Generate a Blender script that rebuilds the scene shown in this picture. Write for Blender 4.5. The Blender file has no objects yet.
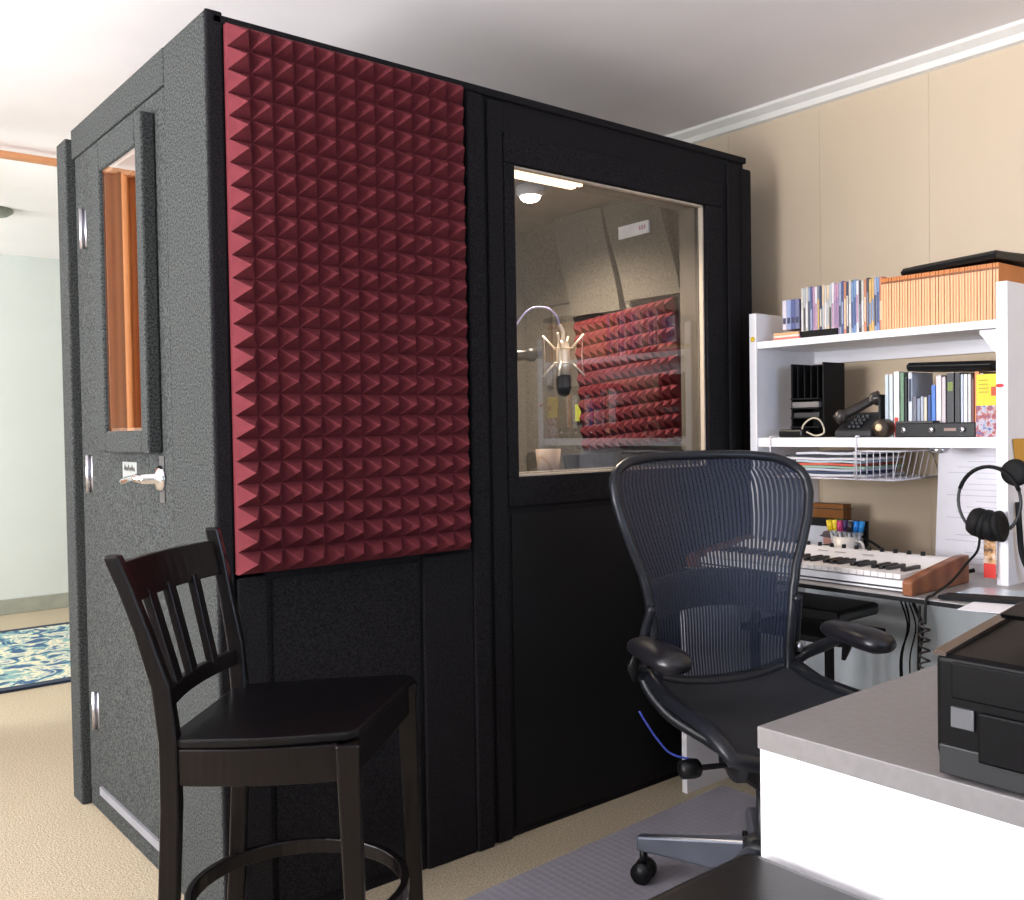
import bpy, bmesh, math, random
from mathutils import Vector, Matrix
random.seed(7)
S = bpy.context.scene
COL = S.collection
PI = math.pi
# ------------------------------------------------------------------ camera
yaw, pitch, roll = 0.6869185, -0.0231448, -0.0160976
cy_, sy_, cp_, sp_ = math.cos(yaw), math.sin(yaw), math.cos(pitch), math.sin(pitch)
F_ = Vector((sy_*cp_, cy_*cp_, sp_)); R_ = Vector((cy_, -sy_, 0)); U_ = R_.cross(F_)
c_, s_ = math.cos(roll), math.sin(roll)
R2 = c_*R_ + s_*U_; U2 = -s_*R_ + c_*U_
cam = bpy.data.cameras.new('camera'); cam.sensor_width = 36; cam.lens = 949.385*36/1024; cam.clip_start = .05
co = bpy.data.objects.new('camera', cam); COL.objects.link(co); S.camera = co
m = Matrix((R2, U2, -F_)).transposed().to_4x4(); m.translation = Vector((-0.860, -2.103, 1.177)); co.matrix_world = m
# ------------------------------------------------------------------ world, lights, exposure
S.view_settings.view_transform = 'Standard'; S.view_settings.look = 'None'; S.view_settings.gamma = 1
S.view_settings.use_curve_mapping = False; S.view_settings.exposure = 0.3
w = bpy.data.worlds.new('sky'); S.world = w; w.use_nodes = True
w.node_tree.nodes['Background'].inputs[0].default_value = (.62, .75, 1, 1); w.node_tree.nodes['Background'].inputs[1].default_value = .6
def area(name, loc, rot, sx, sy, power, col):
    l = bpy.data.lights.new(name, 'AREA'); l.shape = 'RECTANGLE'; l.size = sx; l.size_y = sy; l.energy = power; l.color = col
    o = bpy.data.objects.new(name, l); COL.objects.link(o); o.location = loc; o.rotation_euler = rot; return o
area('daylight_side_window', (-3.36, .0, 1.45), (0, -PI/2-.66, 0), 1.3, 2.2, 285, (.97, .97, 1))
area('daylight_rear_window', (.1, -4.36, 1.45), (PI/2+.45, 0, 0), 1.5, 1.2, 40, (.55, .72, 1))
area('daylight_far_room', (-3.36, 3.55, 1.45), (0, -PI/2, 0), 1.5, 1.9, 230, (.97, 1, .97))
# ------------------------------------------------------------------ materials
def srgb(r, g, b):
    f = lambda v: (v/255/12.92) if v/255 <= .04045 else ((v/255+.055)/1.055)**2.4
    return (f(r), f(g), f(b), 1)
MATS = {}
def mat(name, rgb, rough=.6, metal=0, var=.06, scale=12, bump=0, bscale=200, spec=.5, coat=0, emit=0, sheen=0):
    if name in MATS: return MATS[name]
    m = bpy.data.materials.new(name); m.use_nodes = True; nt = m.node_tree; b = nt.nodes['Principled BSDF']
    c = srgb(*rgb)
    tc = nt.nodes.new('ShaderNodeTexCoord'); n = nt.nodes.new('ShaderNodeTexNoise'); n.inputs['Scale'].default_value = scale
    nt.links.new(tc.outputs['Object'], n.inputs['Vector'])
    r = nt.nodes.new('ShaderNodeValToRGB'); nt.links.new(n.outputs['Fac'], r.inputs[0])
    r.color_ramp.elements[0].position = .35; r.color_ramp.elements[1].position = .65
    r.color_ramp.elements[0].color = tuple(v*(1-var) for v in c[:3])+(1,)
    r.color_ramp.elements[1].color = tuple(min(1, v*(1+var)) for v in c[:3])+(1,)
    nt.links.new(r.outputs[0], b.inputs['Base Color'])
    b.inputs['Roughness'].default_value = rough; b.inputs['Metallic'].default_value = metal
    b.inputs['Specular IOR Level'].default_value = spec; b.inputs['Coat Weight'].default_value = coat
    b.inputs['Sheen Weight'].default_value = sheen
    if emit:
        b.inputs['Emission Color'].default_value = c; b.inputs['Emission Strength'].default_value = emit
    if bump:
        n2 = nt.nodes.new('ShaderNodeTexNoise'); n2.inputs['Scale'].default_value = bscale
        nt.links.new(tc.outputs['Object'], n2.inputs['Vector'])
        bp = nt.nodes.new('ShaderNodeBump'); bp.inputs['Strength'].default_value = bump; bp.inputs['Distance'].default_value = .004
        nt.links.new(n2.outputs['Fac'], bp.inputs['Height']); nt.links.new(bp.outputs[0], b.inputs['Normal'])
    MATS[name] = m; return m
def glass_mat(name, ior=1.5, tint=(1, 1, 1, 1), boost=0):
    m = bpy.data.materials.new(name); m.use_nodes = True; nt = m.node_tree; nt.nodes.clear()
    o = nt.nodes.new('ShaderNodeOutputMaterial'); mx = nt.nodes.new('ShaderNodeMixShader')
    t = nt.nodes.new('ShaderNodeBsdfTransparent'); t.inputs[0].default_value = tint
    g = nt.nodes.new('ShaderNodeBsdfGlossy'); g.inputs['Roughness'].default_value = .0
    f = nt.nodes.new('ShaderNodeFresnel'); f.inputs[0].default_value = ior
    a = nt.nodes.new('ShaderNodeMath'); a.operation = 'ADD'; a.use_clamp = True; a.inputs[1].default_value = boost
    nt.links.new(f.outputs[0], a.inputs[0])
    ge = nt.nodes.new('ShaderNodeNewGeometry'); iv = nt.nodes.new('ShaderNodeMath'); iv.operation = 'SUBTRACT'; iv.inputs[0].default_value = 1
    nt.links.new(ge.outputs['Backfacing'], iv.inputs[1]); ml = nt.nodes.new('ShaderNodeMath'); ml.operation = 'MULTIPLY'
    nt.links.new(a.outputs[0], ml.inputs[0]); nt.links.new(iv.outputs[0], ml.inputs[1]); nt.links.new(ml.outputs[0], mx.inputs[0])
    nt.links.new(t.outputs[0], mx.inputs[1]); nt.links.new(g.outputs[0], mx.inputs[2]); nt.links.new(mx.outputs[0], o.inputs[0])
    return m
def felt(name, lo, hi, scale=260, rough=.95):
    m = bpy.data.materials.new(name); m.use_nodes = True; nt = m.node_tree; b = nt.nodes['Principled BSDF']
    tc = nt.nodes.new('ShaderNodeTexCoord'); n = nt.nodes.new('ShaderNodeTexNoise'); n.inputs['Scale'].default_value = scale
    n.inputs['Detail'].default_value = 3; nt.links.new(tc.outputs['Object'], n.inputs['Vector'])
    r = nt.nodes.new('ShaderNodeValToRGB'); r.color_ramp.elements[0].position = .38; r.color_ramp.elements[1].position = .62
    r.color_ramp.elements[0].color = srgb(*lo); r.color_ramp.elements[1].color = srgb(*hi)
    nt.links.new(n.outputs['Fac'], r.inputs[0]); nt.links.new(r.outputs[0], b.inputs['Base Color'])
    b.inputs['Roughness'].default_value = rough; b.inputs['Specular IOR Level'].default_value = .1
    bp = nt.nodes.new('ShaderNodeBump'); bp.inputs['Strength'].default_value = .35; bp.inputs['Distance'].default_value = .003
    nt.links.new(n.outputs['Fac'], bp.inputs['Height']); nt.links.new(bp.outputs[0], b.inputs['Normal'])
    return m
def ramp_mat(name, tex, stops, scale=(1, 1, 1), rough=.7, noise_scale=5, spec=.3, bump=0, metal=0):
    """tex: 'wave' (along X) or 'noise' or 'voronoi'."""
    m = bpy.data.materials.new(name); m.use_nodes = True; nt = m.node_tree; b = nt.nodes['Principled BSDF']
    tc = nt.nodes.new('ShaderNodeTexCoord'); mp = nt.nodes.new('ShaderNodeMapping'); mp.inputs['Scale'].default_value = scale
    nt.links.new(tc.outputs['Object'], mp.inputs[0])
    if tex == 'wave':
        n = nt.nodes.new('ShaderNodeTexWave'); n.inputs['Scale'].default_value = noise_scale; n.inputs['Distortion'].default_value = 1.2; out = n.outputs['Fac']
    elif tex == 'voronoi':
        n = nt.nodes.new('ShaderNodeTexVoronoi'); n.inputs['Scale'].default_value = noise_scale; out = n.outputs['Distance']
    else:
        n = nt.nodes.new('ShaderNodeTexNoise'); n.inputs['Scale'].default_value = noise_scale; n.inputs['Detail'].default_value = 5; out = n.outputs['Fac']
    nt.links.new(mp.outputs[0], n.inputs['Vector'])
    r = nt.nodes.new('ShaderNodeValToRGB'); nt.links.new(out, r.inputs[0]); el = r.color_ramp.elements
    while len(el) < len(stops): el.new(.5)
    for e, (p, c) in zip(el, stops): e.position = p; e.color = srgb(*c)
    nt.links.new(r.outputs[0], b.inputs['Base Color']); b.inputs['Roughness'].default_value = rough
    b.inputs['Specular IOR Level'].default_value = spec; b.inputs['Metallic'].default_value = metal
    if bump:
        bp = nt.nodes.new('ShaderNodeBump'); bp.inputs['Strength'].default_value = bump; bp.inputs['Distance'].default_value = .006
        nt.links.new(out, bp.inputs['Height']); nt.links.new(bp.outputs[0], b.inputs['Normal'])
    return m
FELT = felt('charcoal_felt', (37, 39, 39), (74, 76, 75), 200)
FELT_SHADED = felt('shaded_felt', (22, 21, 23), (42, 40, 42))  # same charcoal felt, shade of the poorly lit front painted into the colour
FELT_IN = felt('grey_interior_felt', (84, 80, 74), (106, 101, 93), 150)
FOAM = mat('burgundy_foam', (104, 44, 50), .9, var=.08, scale=30, bump=.15, bscale=300, spec=.15)
WHITE = mat('white_paint', (236, 234, 236), .45, var=.02)
MELA = mat('white_melamine', (240, 238, 242), .35, var=.015)
BLACKP = mat('black_plastic', (17, 17, 19), .38, var=.1, spec=.35)
BLACKM = mat('black_matte', (11, 11, 13), .7, var=.1, spec=.3)
GLOSSB = mat('gloss_black', (9, 8, 10), .3, var=.1, spec=.3)
PRB = mat('printer_black', (8, 7, 9), .42, var=.1, spec=.1)
DARKP = mat('graphite_plastic', (40, 41, 44), .42, var=.1)
CHROME = mat('chrome', (215, 215, 220), .18, 1, var=.02)
STEEL = mat('brushed_steel', (190, 190, 200), .35, 1, var=.04)
WOODB = ramp_mat('espresso_wood', 'wave', [(0, (10, 7, 8)), (1, (17, 12, 13))], (8, 1, .6), .28, 3, .3)
WOODO = ramp_mat('orange_wood', 'wave', [(0, (176, 108, 58)), (1, (206, 138, 84))], (1, 1, .15), .5, 12, .4)
WOODK = ramp_mat('walnut_cheek', 'wave', [(0, (112, 62, 38)), (1, (140, 84, 52))], (.2, 3, 3), .4, 20, .5)
PAPER = mat('white_paper', (235, 233, 240), .8, var=.02)
GLASS = glass_mat('window_glass', 1.52, boost=.06)
DOORGLASS = glass_mat('door_glass', 1.9, boost=.45)
LINER = mat('cream_liner', (205, 190, 170), .5, var=.03)
# ------------------------------------------------------------------ mesh builder
class MB:
    def __init__(s, smooth=False): s.bm = bmesh.new(); s.smooth = smooth
    def box(s, x0, x1, y0, y1, z0, z1, mtx=None):
        vs = [s.bm.verts.new((x, y, z)) for x in (x0, x1) for y in (y0, y1) for z in (z0, z1)]
        for f in ((0, 1, 3, 2), (4, 6, 7, 5), (0, 4, 5, 1), (2, 3, 7, 6), (0, 2, 6, 4), (1, 5, 7, 3)): s.bm.faces.new([vs[i] for i in f])
        if mtx: bmesh.ops.transform(s.bm, matrix=mtx, verts=vs)
        return s
    def cbox(s, c, d, mtx=None):
        return s.box(c[0]-d[0]/2, c[0]+d[0]/2, c[1]-d[1]/2, c[1]+d[1]/2, c[2]-d[2]/2, c[2]+d[2]/2, mtx)
    def bar(s, a, b, w, h, up=(0, 0, 1)):
        a = Vector(a); b = Vector(b); d = (b-a); L = d.length; d.normalize(); up = Vector(up)
        sd = d.cross(up); sd.normalize(); u = sd.cross(d)
        mt = Matrix((sd, d, u)).transposed().to_4x4(); mt.translation = (a+b)/2
        return s.cbox((0, 0, 0), (w, L, h), mt)
    def ring(s, pts): return [s.bm.verts.new(p) for p in pts]
    def bridge(s, r0, r1):
        n = len(r0)
        for i in range(n): s.bm.faces.new((r0[i], r0[(i+1) % n], r1[(i+1) % n], r1[i]))
    def tube(s, pts, r, n=10, close=False, flat=1, up=None):
        pts = [Vector(p) for p in pts]; rr = r if isinstance(r, (list, tuple)) else [r]*len(pts)
        rings = []; N = None; L = len(pts)
        for i, p in enumerate(pts):
            if close: t = pts[(i+1) % L]-pts[i-1]
            else: t = pts[min(i+1, L-1)]-pts[max(i-1, 0)]
            t.normalize()
            if N is None or up:
                base = Vector(up) if up else (Vector((0, 0, 1)) if abs(t.z) < .9 else Vector((1, 0, 0)))
                N = base
            N = (N - t*N.dot(t)); N.normalize(); B = t.cross(N)
            rings.append(s.ring([p + N*(math.cos(2*PI*k/n)*rr[i]) + B*(math.sin(2*PI*k/n)*rr[i]*flat) for k in range(n)]))
        for i in range(L-1): s.bridge(rings[i], rings[i+1])
        if close: s.bridge(rings[-1], rings[0])
        else: s.bm.faces.new(rings[0][::-1]); s.bm.faces.new(rings[-1])
        return s
    def cyl(s, a, b, r, n=20, r2=None): return s.tube([a, b], [r, r if r2 is None else r2], n)
    def lathe(s, prof, n=24, mtx=None):
        rings = [s.ring([(r*math.cos(2*PI*k/n), r*math.sin(2*PI*k/n), z) for k in range(n)]) for r, z in prof]
        for i in range(len(prof)-1): s.bridge(rings[i], rings[i+1])
        s.bm.faces.new(rings[0][::-1]); s.bm.faces.new(rings[-1])
        if mtx: bmesh.ops.transform(s.bm, matrix=mtx, verts=[v for r in rings for v in r])
        return s
    def prism(s, poly, axis, a, b):
        """poly in the two other axes (cyclic order kept), extruded along axis from a to b."""
        def P(u, v, t): return {0: (t, u, v), 1: (u, t, v), 2: (u, v, t)}[axis]
        A = s.ring([P(u, v, a) for u, v in poly]); B = s.ring([P(u, v, b) for u, v in poly])
        s.bm.faces.new(A[::-1]); s.bm.faces.new(B); s.bridge(A, B); return s
    def sphere(s, c, r, n=16, sc=(1, 1, 1), mtx=None):
        mt = Matrix.Translation(c) @ Matrix.Diagonal((sc[0], sc[1], sc[2], 1))
        if mtx: mt = mtx @ mt
        bmesh.ops.create_uvsphere(s.bm, u_segments=n, v_segments=n//2+2, radius=r, matrix=mt); return s
    def grid(s, rows):
        V = [s.ring(r) for r in rows]
        for i in range(len(V)-1):
            for j in range(len(V[i])-1): s.bm.faces.new((V[i][j], V[i][j+1], V[i+1][j+1], V[i+1][j]))
        return s
    def build(s, name, m, parent=None, bevel=0, off=None, sub=0, solid=0, seg=2):
        bmesh.ops.recalc_face_normals(s.bm, faces=s.bm.faces)
        me = bpy.data.meshes.new(name); 
        if off: bmesh.ops.translate(s.bm, vec=-Vector(off), verts=s.bm.verts)
        s.bm.to_mesh(me); s.bm.free(); me.materials.append(m)
        if s.smooth:
            for p in me.polygons: p.use_smooth = True
        o = bpy.data.objects.new(name, me); COL.objects.link(o)
        if parent: o.parent = parent
        if off and not parent: o.location = off
        if solid:
            k = o.modifiers.new('solid', 'SOLIDIFY'); k.thickness = solid; k.offset = 0
        if bevel:
            k = o.modifiers.new('bevel', 'BEVEL'); k.width = bevel; k.segments = seg; k.limit_method = 'ANGLE'; k.angle_limit = .7
        if sub:
            k = o.modifiers.new('sub', 'SUBSURF'); k.levels = sub; k.render_levels = sub
        return o
def tag(o, label=None, cat=None, group=None, kind=None):
    if label: o['label'] = label
    if cat: o['category'] = cat
    if group: o['group'] = group
    if kind: o['kind'] = kind
    return o
def thing(name, label, cat, loc=(0, 0, 0), rz=0, group=None):
    o = bpy.data.objects.new(name, None); COL.objects.link(o); o.location = loc; o.rotation_euler = (0, 0, rz)
    o.empty_display_size = .1
    return tag(o, label, cat, group)
def struct(name, mb, m, **k):
    o = mb.build(name, m, **k); o['kind'] = 'structure'; return o
def spline(pts, n=8):
    pts = [Vector(p) for p in pts]; P = [pts[0]]+pts+[pts[-1]]; out = []
    for i in range(1, len(P)-2):
        for k in range(n):
            t = k/n; a, b, c, d = P[i-1:i+3]
            out.append(.5*((2*b)+(-a+c)*t+(2*a-5*b+4*c-d)*t*t+(-a+3*b-3*c+d)*t**3))
    out.append(pts[-1]); return out
# ------------------------------------------------------------------ room shell
XW, CEIL, XL, YB, YF = 2.2, 2.375, -3.2, -4.2, 4.86
CARPET = ramp_mat('beige_carpet', 'noise', [(.3, (152, 139, 118)), (.5, (176, 162, 139)), (.7, (198, 184, 162))], (1, 1, 1), .98, 170, .05, bump=.5)
struct('floor', MB().box(XL-.1, XW+1.6, YB-.1, YF+.1, -.1, 0), CARPET)
struct('ceiling', MB().box(XL-.1, XW+1.6, YB-.1, YF+.1, CEIL, CEIL+.1), mat('ceiling_paint', (240, 236, 238), .85, var=.015, scale=3))
# beige wall on the right with faint panel grooves
wm = ramp_mat('beige_wall_paint', 'noise', [(.3, (203, 184, 158)), (.7, (209, 190, 166))], (1, 1, .3), .8, 2, .2)
b = MB()
yy = YB
while yy < 2.28:
    y2 = min(yy+.405, 2.28); b.box(XW, XW+.1, yy+.0004, y2-.0004, 0, CEIL); yy = y2
b.box(XW+.0012, XW+.1, YB, 2.28, 0, CEIL)
struct('wall_right', b, wm)
struct('trim_1', MB().prism([(XW, CEIL), (XW-.045, CEIL), (XW-.045, CEIL-.012), (XW-.02, CEIL-.03), (XW-.016, CEIL-.05), (XW, CEIL-.055)], 1, YB, 2.28), mat('trim_paint', (226, 222, 216), .5, var=.02))
wl = mat('white_wall_paint', (222, 226, 222), .8, var=.015, scale=3)
def wall_with_hole(name, axis, pos, thick, a0, a1, h0, h1, z0, z1, m):
    b = MB()
    for (u0, u1, v0, v1) in ((a0, h0, 0, CEIL), (h1, a1, 0, CEIL), (h0, h1, 0, z0), (h0, h1, z1, CEIL)):
        if axis == 0: b.box(pos, pos+thick, u0, u1, v0, v1)
        else: b.box(u0, u1, pos, pos+thick, v0, v1)
    return struct(name, b, m)
wall_with_hole('wall_left', 0, XL-.1, .1, YB, 2.3, -1.1, 1.1, .8, 2.1, wl)
wall_with_hole('wall_left_far', 0, XL-.1, .1, 2.3, YF, 2.6, 4.5, .7, 2.2, wl)
wall_with_hole('wall_back', 1, YB-.1, .1, XL, XW, -.6, .9, .8, 2.1, wl)
struct('wall_front', MB().box(XL, XW+1.5, YF, YF+.1, 0, CEIL), mat('pale_green_wall', (203, 208, 204), .8, var=.015, scale=3))
struct('wall_far_right', MB().box(XW+1.4, XW+1.5, 2.28, YF, 0, CEIL), wl)
struct('baseboard_front', MB().box(XL, XW+1.4, YF-.02, YF, 0, .10), mat('grey_baseboard', (150, 152, 140), .6), bevel=.004)
struct('trim_2', MB().box(XL, 2.15, 2.25, 2.30, CEIL-.046, CEIL-.022), mat('orange_trim', (196, 136, 92), .6), bevel=.004)
# partition between the two rooms, standing behind the booth
struct('wall_partition', MB().box(1.2, XW+1.4, 2.30, 2.40, 0, CEIL), wl)
for i, (ax, p, a0, a1, z0, z1) in enumerate(((0, XL-.06, -1.1, 1.1, .8, 2.1), (0, XL-.06, 2.6, 4.5, .7, 2.2), (1, YB-.06, -.6, .9, .8, 2.1))):
    b = MB(); mid = (a0+a1)/2
    for (u0, u1, v0, v1) in ((a0, a1, z0, z0+.05), (a0, a1, z1-.05, z1), (a0, a0+.05, z0, z1), (a1-.05, a1, z0, z1), (mid-.02, mid+.02, z0, z1)):
        if ax == 0: b.box(p, p+.04, u0, u1, v0, v1)
        else: b.box(u0, u1, p, p+.04, v0, v1)
    wf = struct('window_%d' % (i+1), b, WHITE)
    g = MB()
    if ax == 0: g.box(p+.015, p+.02, a0+.05, a1-.05, z0+.05, z1-.05)
    else: g.box(a0+.05, a1-.05, p+.015, p+.02, z0+.05, z1-.05)
    g.build('glass', GLASS, wf)
# ------------------------------------------------------------------ far room
rugm = bpy.data.materials.new('blue_rug_weave'); rugm.use_nodes = True; nt = rugm.node_tree; bb = nt.nodes['Principled BSDF']
tc = nt.nodes.new('ShaderNodeTexCoord'); n1 = nt.nodes.new('ShaderNodeTexNoise'); n1.inputs['Scale'].default_value = 7; n1.inputs['Detail'].default_value = 6; n1.inputs['Distortion'].default_value = 1.6
r1 = nt.nodes.new('ShaderNodeValToRGB'); el = r1.color_ramp.elements
for p in (.42, .5, .57, .7): el.new(p)
for e, (p, c) in zip(el, ((.36, (52, 84, 122)), (.43, (120, 160, 160)), (.50, (214, 206, 176)), (.57, (168, 176, 170)), (.66, (60, 92, 136)), (.8, (44, 70, 110)))): e.position = p; e.color = srgb(*c)
r1.color_ramp.interpolation = 'CONSTANT'
nt.links.new(tc.outputs['Object'], n1.inputs['Vector']); nt.links.new(n1.outputs['Fac'], r1.inputs[0]); nt.links.new(r1.outputs[0], bb.inputs['Base Color']); bb.inputs['Roughness'].default_value = .95
t = thing('area_rug', 'blue, teal and cream patterned rug on the far room floor', 'rug', (-.3, 3.48, 0))
MB().box(-2.0, 1.45, -.70, .68, .001, .012).build('rug_field', rugm, t)
b = MB()
for q in ((-2.06, 1.5, -.76, -.70), (-2.06, 1.5, .68, .74), (-2.06, -2.0, -.70, .68), (1.45, 1.5, -.70, .68)): b.box(q[0], q[1], q[2], q[3], .001, .013)
b.build('rug_border', mat('navy_rug_border', (34, 46, 66), .95), t)
cl = MB(True).lathe([(.11, 0), (.11, -.012), (.085, -.03), (.03, -.036)], 28).build('ceiling_vent', mat('grey_vent', (150, 156, 146), .6))
cl.location = (.22, 3.52, CEIL); tag(cl, 'small round grey vent on the ceiling of the far room', 'vent')
# folding wooden curtain hanging from the track, drawn open to the left; it shows mirrored in the booth door's glass
pts = []
x = -1.35; k = 0
while x < -.42: pts.append((x, 2.275+(.035 if k % 2 else -.035))); x += .055; k += 1
b = MB(); b.grid([[(p[0], p[1], z) for p in pts] for z in (.03, 1.2, CEIL-.04)])
o = b.build('folding_curtain', WOODO, solid=.008); tag(o, 'pleated orange wooden folding curtain on the ceiling track', 'curtain')
# ------------------------------------------------------------------ vocal booth
BW, BD, BH = 1.95, 1.2, 2.125
booth = thing('vocal_booth', 'tall charcoal felt-covered recording booth with front window and narrow door window', 'recording booth', (0, 0, 0))
def bp(mb, name, m, parent=None, **k): return mb.build(name, m, parent or booth, **k)
T = .10
# front wall around the window opening
WX0, WX1, WZ0, WZ1 = .884, 1.735, 1.036, 1.93
b = MB()
b.box(.0, WX0, 0, T, .0, BH-.02); b.box(WX1, BW, 0, T, 0, BH-.02); b.box(WX0, WX1, 0, T, 0, WZ0); b.box(WX0, WX1, 0, T, WZ1, BH-.02)
bp(b, 'front_wall', FELT_SHADED)
bp(MB().box(-.016, .026, -.012, .0, 0, BH+.008), 'corner_post', FELT_SHADED, bevel=.006)
bp(MB().box(.0, BW+.005, -.012, T, BH-.022, BH), 'top_rail', FELT_SHADED, bevel=.004)
bp(MB().box(BW-.02, BW+.045, -.004, .14, 0, 2.09), 'corner_post', FELT_SHADED, bevel=.008)
# raised felt strips and panels on the front
bp(MB().box(.71, .768, -.018, 0, 0, BH-.025), 'felt_batten', FELT_SHADED, bevel=.006)
bp(MB().box(.785, .84, -.012, 0, 0, BH-.03), 'felt_batten', FELT_SHADED, bevel=.006)
bp(MB().box(.545, .71, -.012, 0, 0, .84), 'felt_batten', FELT_SHADED, bevel=.006)
bp(MB().box(.03, .105, -.012, 0, 0, .84), 'felt_batten', FELT_SHADED, bevel=.006)
bp(MB().box(.118, .535, -.006, 0, .03, .83), 'lower_panel', FELT_SHADED, bevel=.004)
bp(MB().box(.855, 1.90, -.006, 0, .02, .93), 'lower_panel', BLACKM, bevel=.004)
bp(MB().box(1.85, 1.915, -.012, 0, 0, BH-.03), 'felt_batten', FELT_SHADED, bevel=.006)
b = MB(); e = .085
for q in ((WX0-.04, WX1+e, WZ1, WZ1+e), (WX0-.04, WX1+e, WZ0-e, WZ0), (WX0-.04, WX0, WZ0, WZ1), (WX1, WX1+e, WZ0, WZ1)): b.box(q[0], q[1], -.010, 0, q[2], q[3])
wf = bp(b, 'window_frame', FELT_SHADED, bevel=.004)
b = MB(); e = .006
for q in ((WX0, WX1, WZ1-e, WZ1), (WX0, WX1, WZ0, WZ0+e), (WX0, WX0+e, WZ0, WZ1), (WX1-e, WX1, WZ0, WZ1)):
    b.box(q[0], q[1], .006, .023, q[2], q[3])
b.build('window_liner', LINER, wf)
b = MB(); e = .008
for q in ((WX0-.002, WX1+.002, WZ1-.001, WZ1+e), (WX0, WX1, WZ0-.001, WZ0+e), (WX0-.002, WX0+e, WZ0, WZ1), (WX1-e, WX1+.002, WZ0, WZ1)): b.box(q[0], q[1], .024, T+.006, q[2], q[3])
b.build('window_reveal', mat('brown_grey_reveal', (92, 84, 74), .7), wf)
MB().box(WX0+.004, WX1-.004, .018, .022, WZ0+.004, WZ1-.004).build('window_pane', GLASS, wf)
# shell: back, right, roof, floor
bp(MB().box(T, BW-.09, BD-T, BD, .0, 2.09), 'back_wall', FELT_IN)
bp(MB().box(BW-T, BW, T, BD, .0, 2.10), 'right_wall', FELT_IN)
bp(MB().box(BW, BW+.012, .14, BD, .0, 2.08), 'outer_cladding', FELT_SHADED)
bp(MB().box(.0, BW, T, BD, 2.04, 2.105), 'roof', mat('booth_ceiling', (150, 140, 128), .85))
bp(MB().box(.0, BW, T, BD, .0, .06), 'booth_floor', FELT_SHADED)
# left side: posts, lintel and door
b = MB(); b.box(0, T, .0, .262, 0, BH-.02); b.box(0, T, .985, BD, 0, BH-.06); b.box(0, T, .262, .985, 2.045, BH-.02); b.box(0, T, .262, .985, 0, .05)
bp(b, 'left_wall', FELT)
bp(MB().box(-.015, 0, -.0, .262, .01, BH+.007), 'side_facing', FELT, bevel=.006)
bp(MB().box(-.008, 0, .262, 1.07, .005, .056), 'side_facing', FELT, bevel=.003)
bp(MB().box(-.034, .02, 1.085, 1.185, 0, 2.105), 'corner_post', FELT, bevel=.006)
bp(MB().box(-.015, 0, .262, 1.087, 2.04, BH+.007), 'side_facing', FELT, bevel=.004)
bp(MB().box(-.008, 0, .962, 1.075, .056, 2.04), 'side_facing', FELT, bevel=.003)
b = MB(); dy0, dy1, dz0, dz1 = .385, .69, 1.186, 1.915
for q in ((.266, dy0, .06, 2.035), (dy1, .958, .06, 2.035), (dy0, dy1, .06, dz0), (dy0, dy1, dz1, 2.035)): b.box(-.012, .07, q[0], q[1], q[2], q[3])
door = bp(b, 'door', FELT)
b = MB()
for q in ((.335, dy0, 1.127, 1.99), (dy1, .765, 1.127, 1.99), (dy0, dy1, 1.127, dz0), (dy0, dy1, dz1, 1.99)): b.box(-.05, -.012, q[0], q[1], q[2], q[3])
b.build('window_pad', FELT, door, bevel=.006)
b = MB()
for q in ((dy0, dy0+.008, dz0, dz1), (dy1-.008, dy1, dz0, dz1), (dy0, dy1, dz0, dz0+.008), (dy0, dy1, dz1-.008, dz1)): b.box(-.034, .02, q[0], q[1], q[2], q[3])
b.build('window_bead', LINER, door)
MB().box(-.043, -.039, dy0, dy1, dz0, dz1).build('window_pane', DOORGLASS, door)
for z0, z1 in ((1.745, 1.865), (1.0, 1.115), (.268, .385)):
    b = MB(True); b.cyl((-.02, .972, z0), (-.02, .972, z1), .008, 12); b.box(-.014, -.008, .955, .985, z0+.004, z1-.004)
    b.build('hinge', STEEL, door)
h = MB(True).lathe([(.034, 0), (.034, .006), (.026, .014), (.013, .018), (.013, .05), (.008, .056)], 24, Matrix.Translation((-.012, .35, 1.062)) @ Matrix.Rotation(-PI/2, 4, 'Y')).build('handle', CHROME, door)
MB(True).tube(spline([(-.062, .35, 1.062), (-.068, .38, 1.064), (-.066, .43, 1.06), (-.066, .485, 1.052)], 5), [.011]*6+[.009]*9+[.010], 12).build('lever', CHROME, h)
MB().box(-.014, -.0125, .325, .36, 1.0, 1.12).build('latch_plate', DARKP, door)
lb = MB().box(-.0135, -.012, .54, .66, 1.045, 1.10).build('maker_label', mat('silver_label', (128, 130, 128), .5), door)
b = MB(); 
for k in range(6):
    y0 = .645-k*.015; b.bar((-.0142, y0, 1.078), (-.0142, y0-.009, 1.091-(k % 2)*.006), .001, .004); b.bar((-.0142, y0-.009, 1.091-(k % 2)*.006), (-.0142, y0-.013, 1.075), .001, .004)
b.box(-.0146, -.0136, .57, .64, 1.055, 1.059); b.build('label_script', DARKP, lb)
MB().box(-.02, -.012, .285, .94, .074, .098).build('door_sweep', mat('pale_sweep', (122, 122, 128), .5), door)
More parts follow.
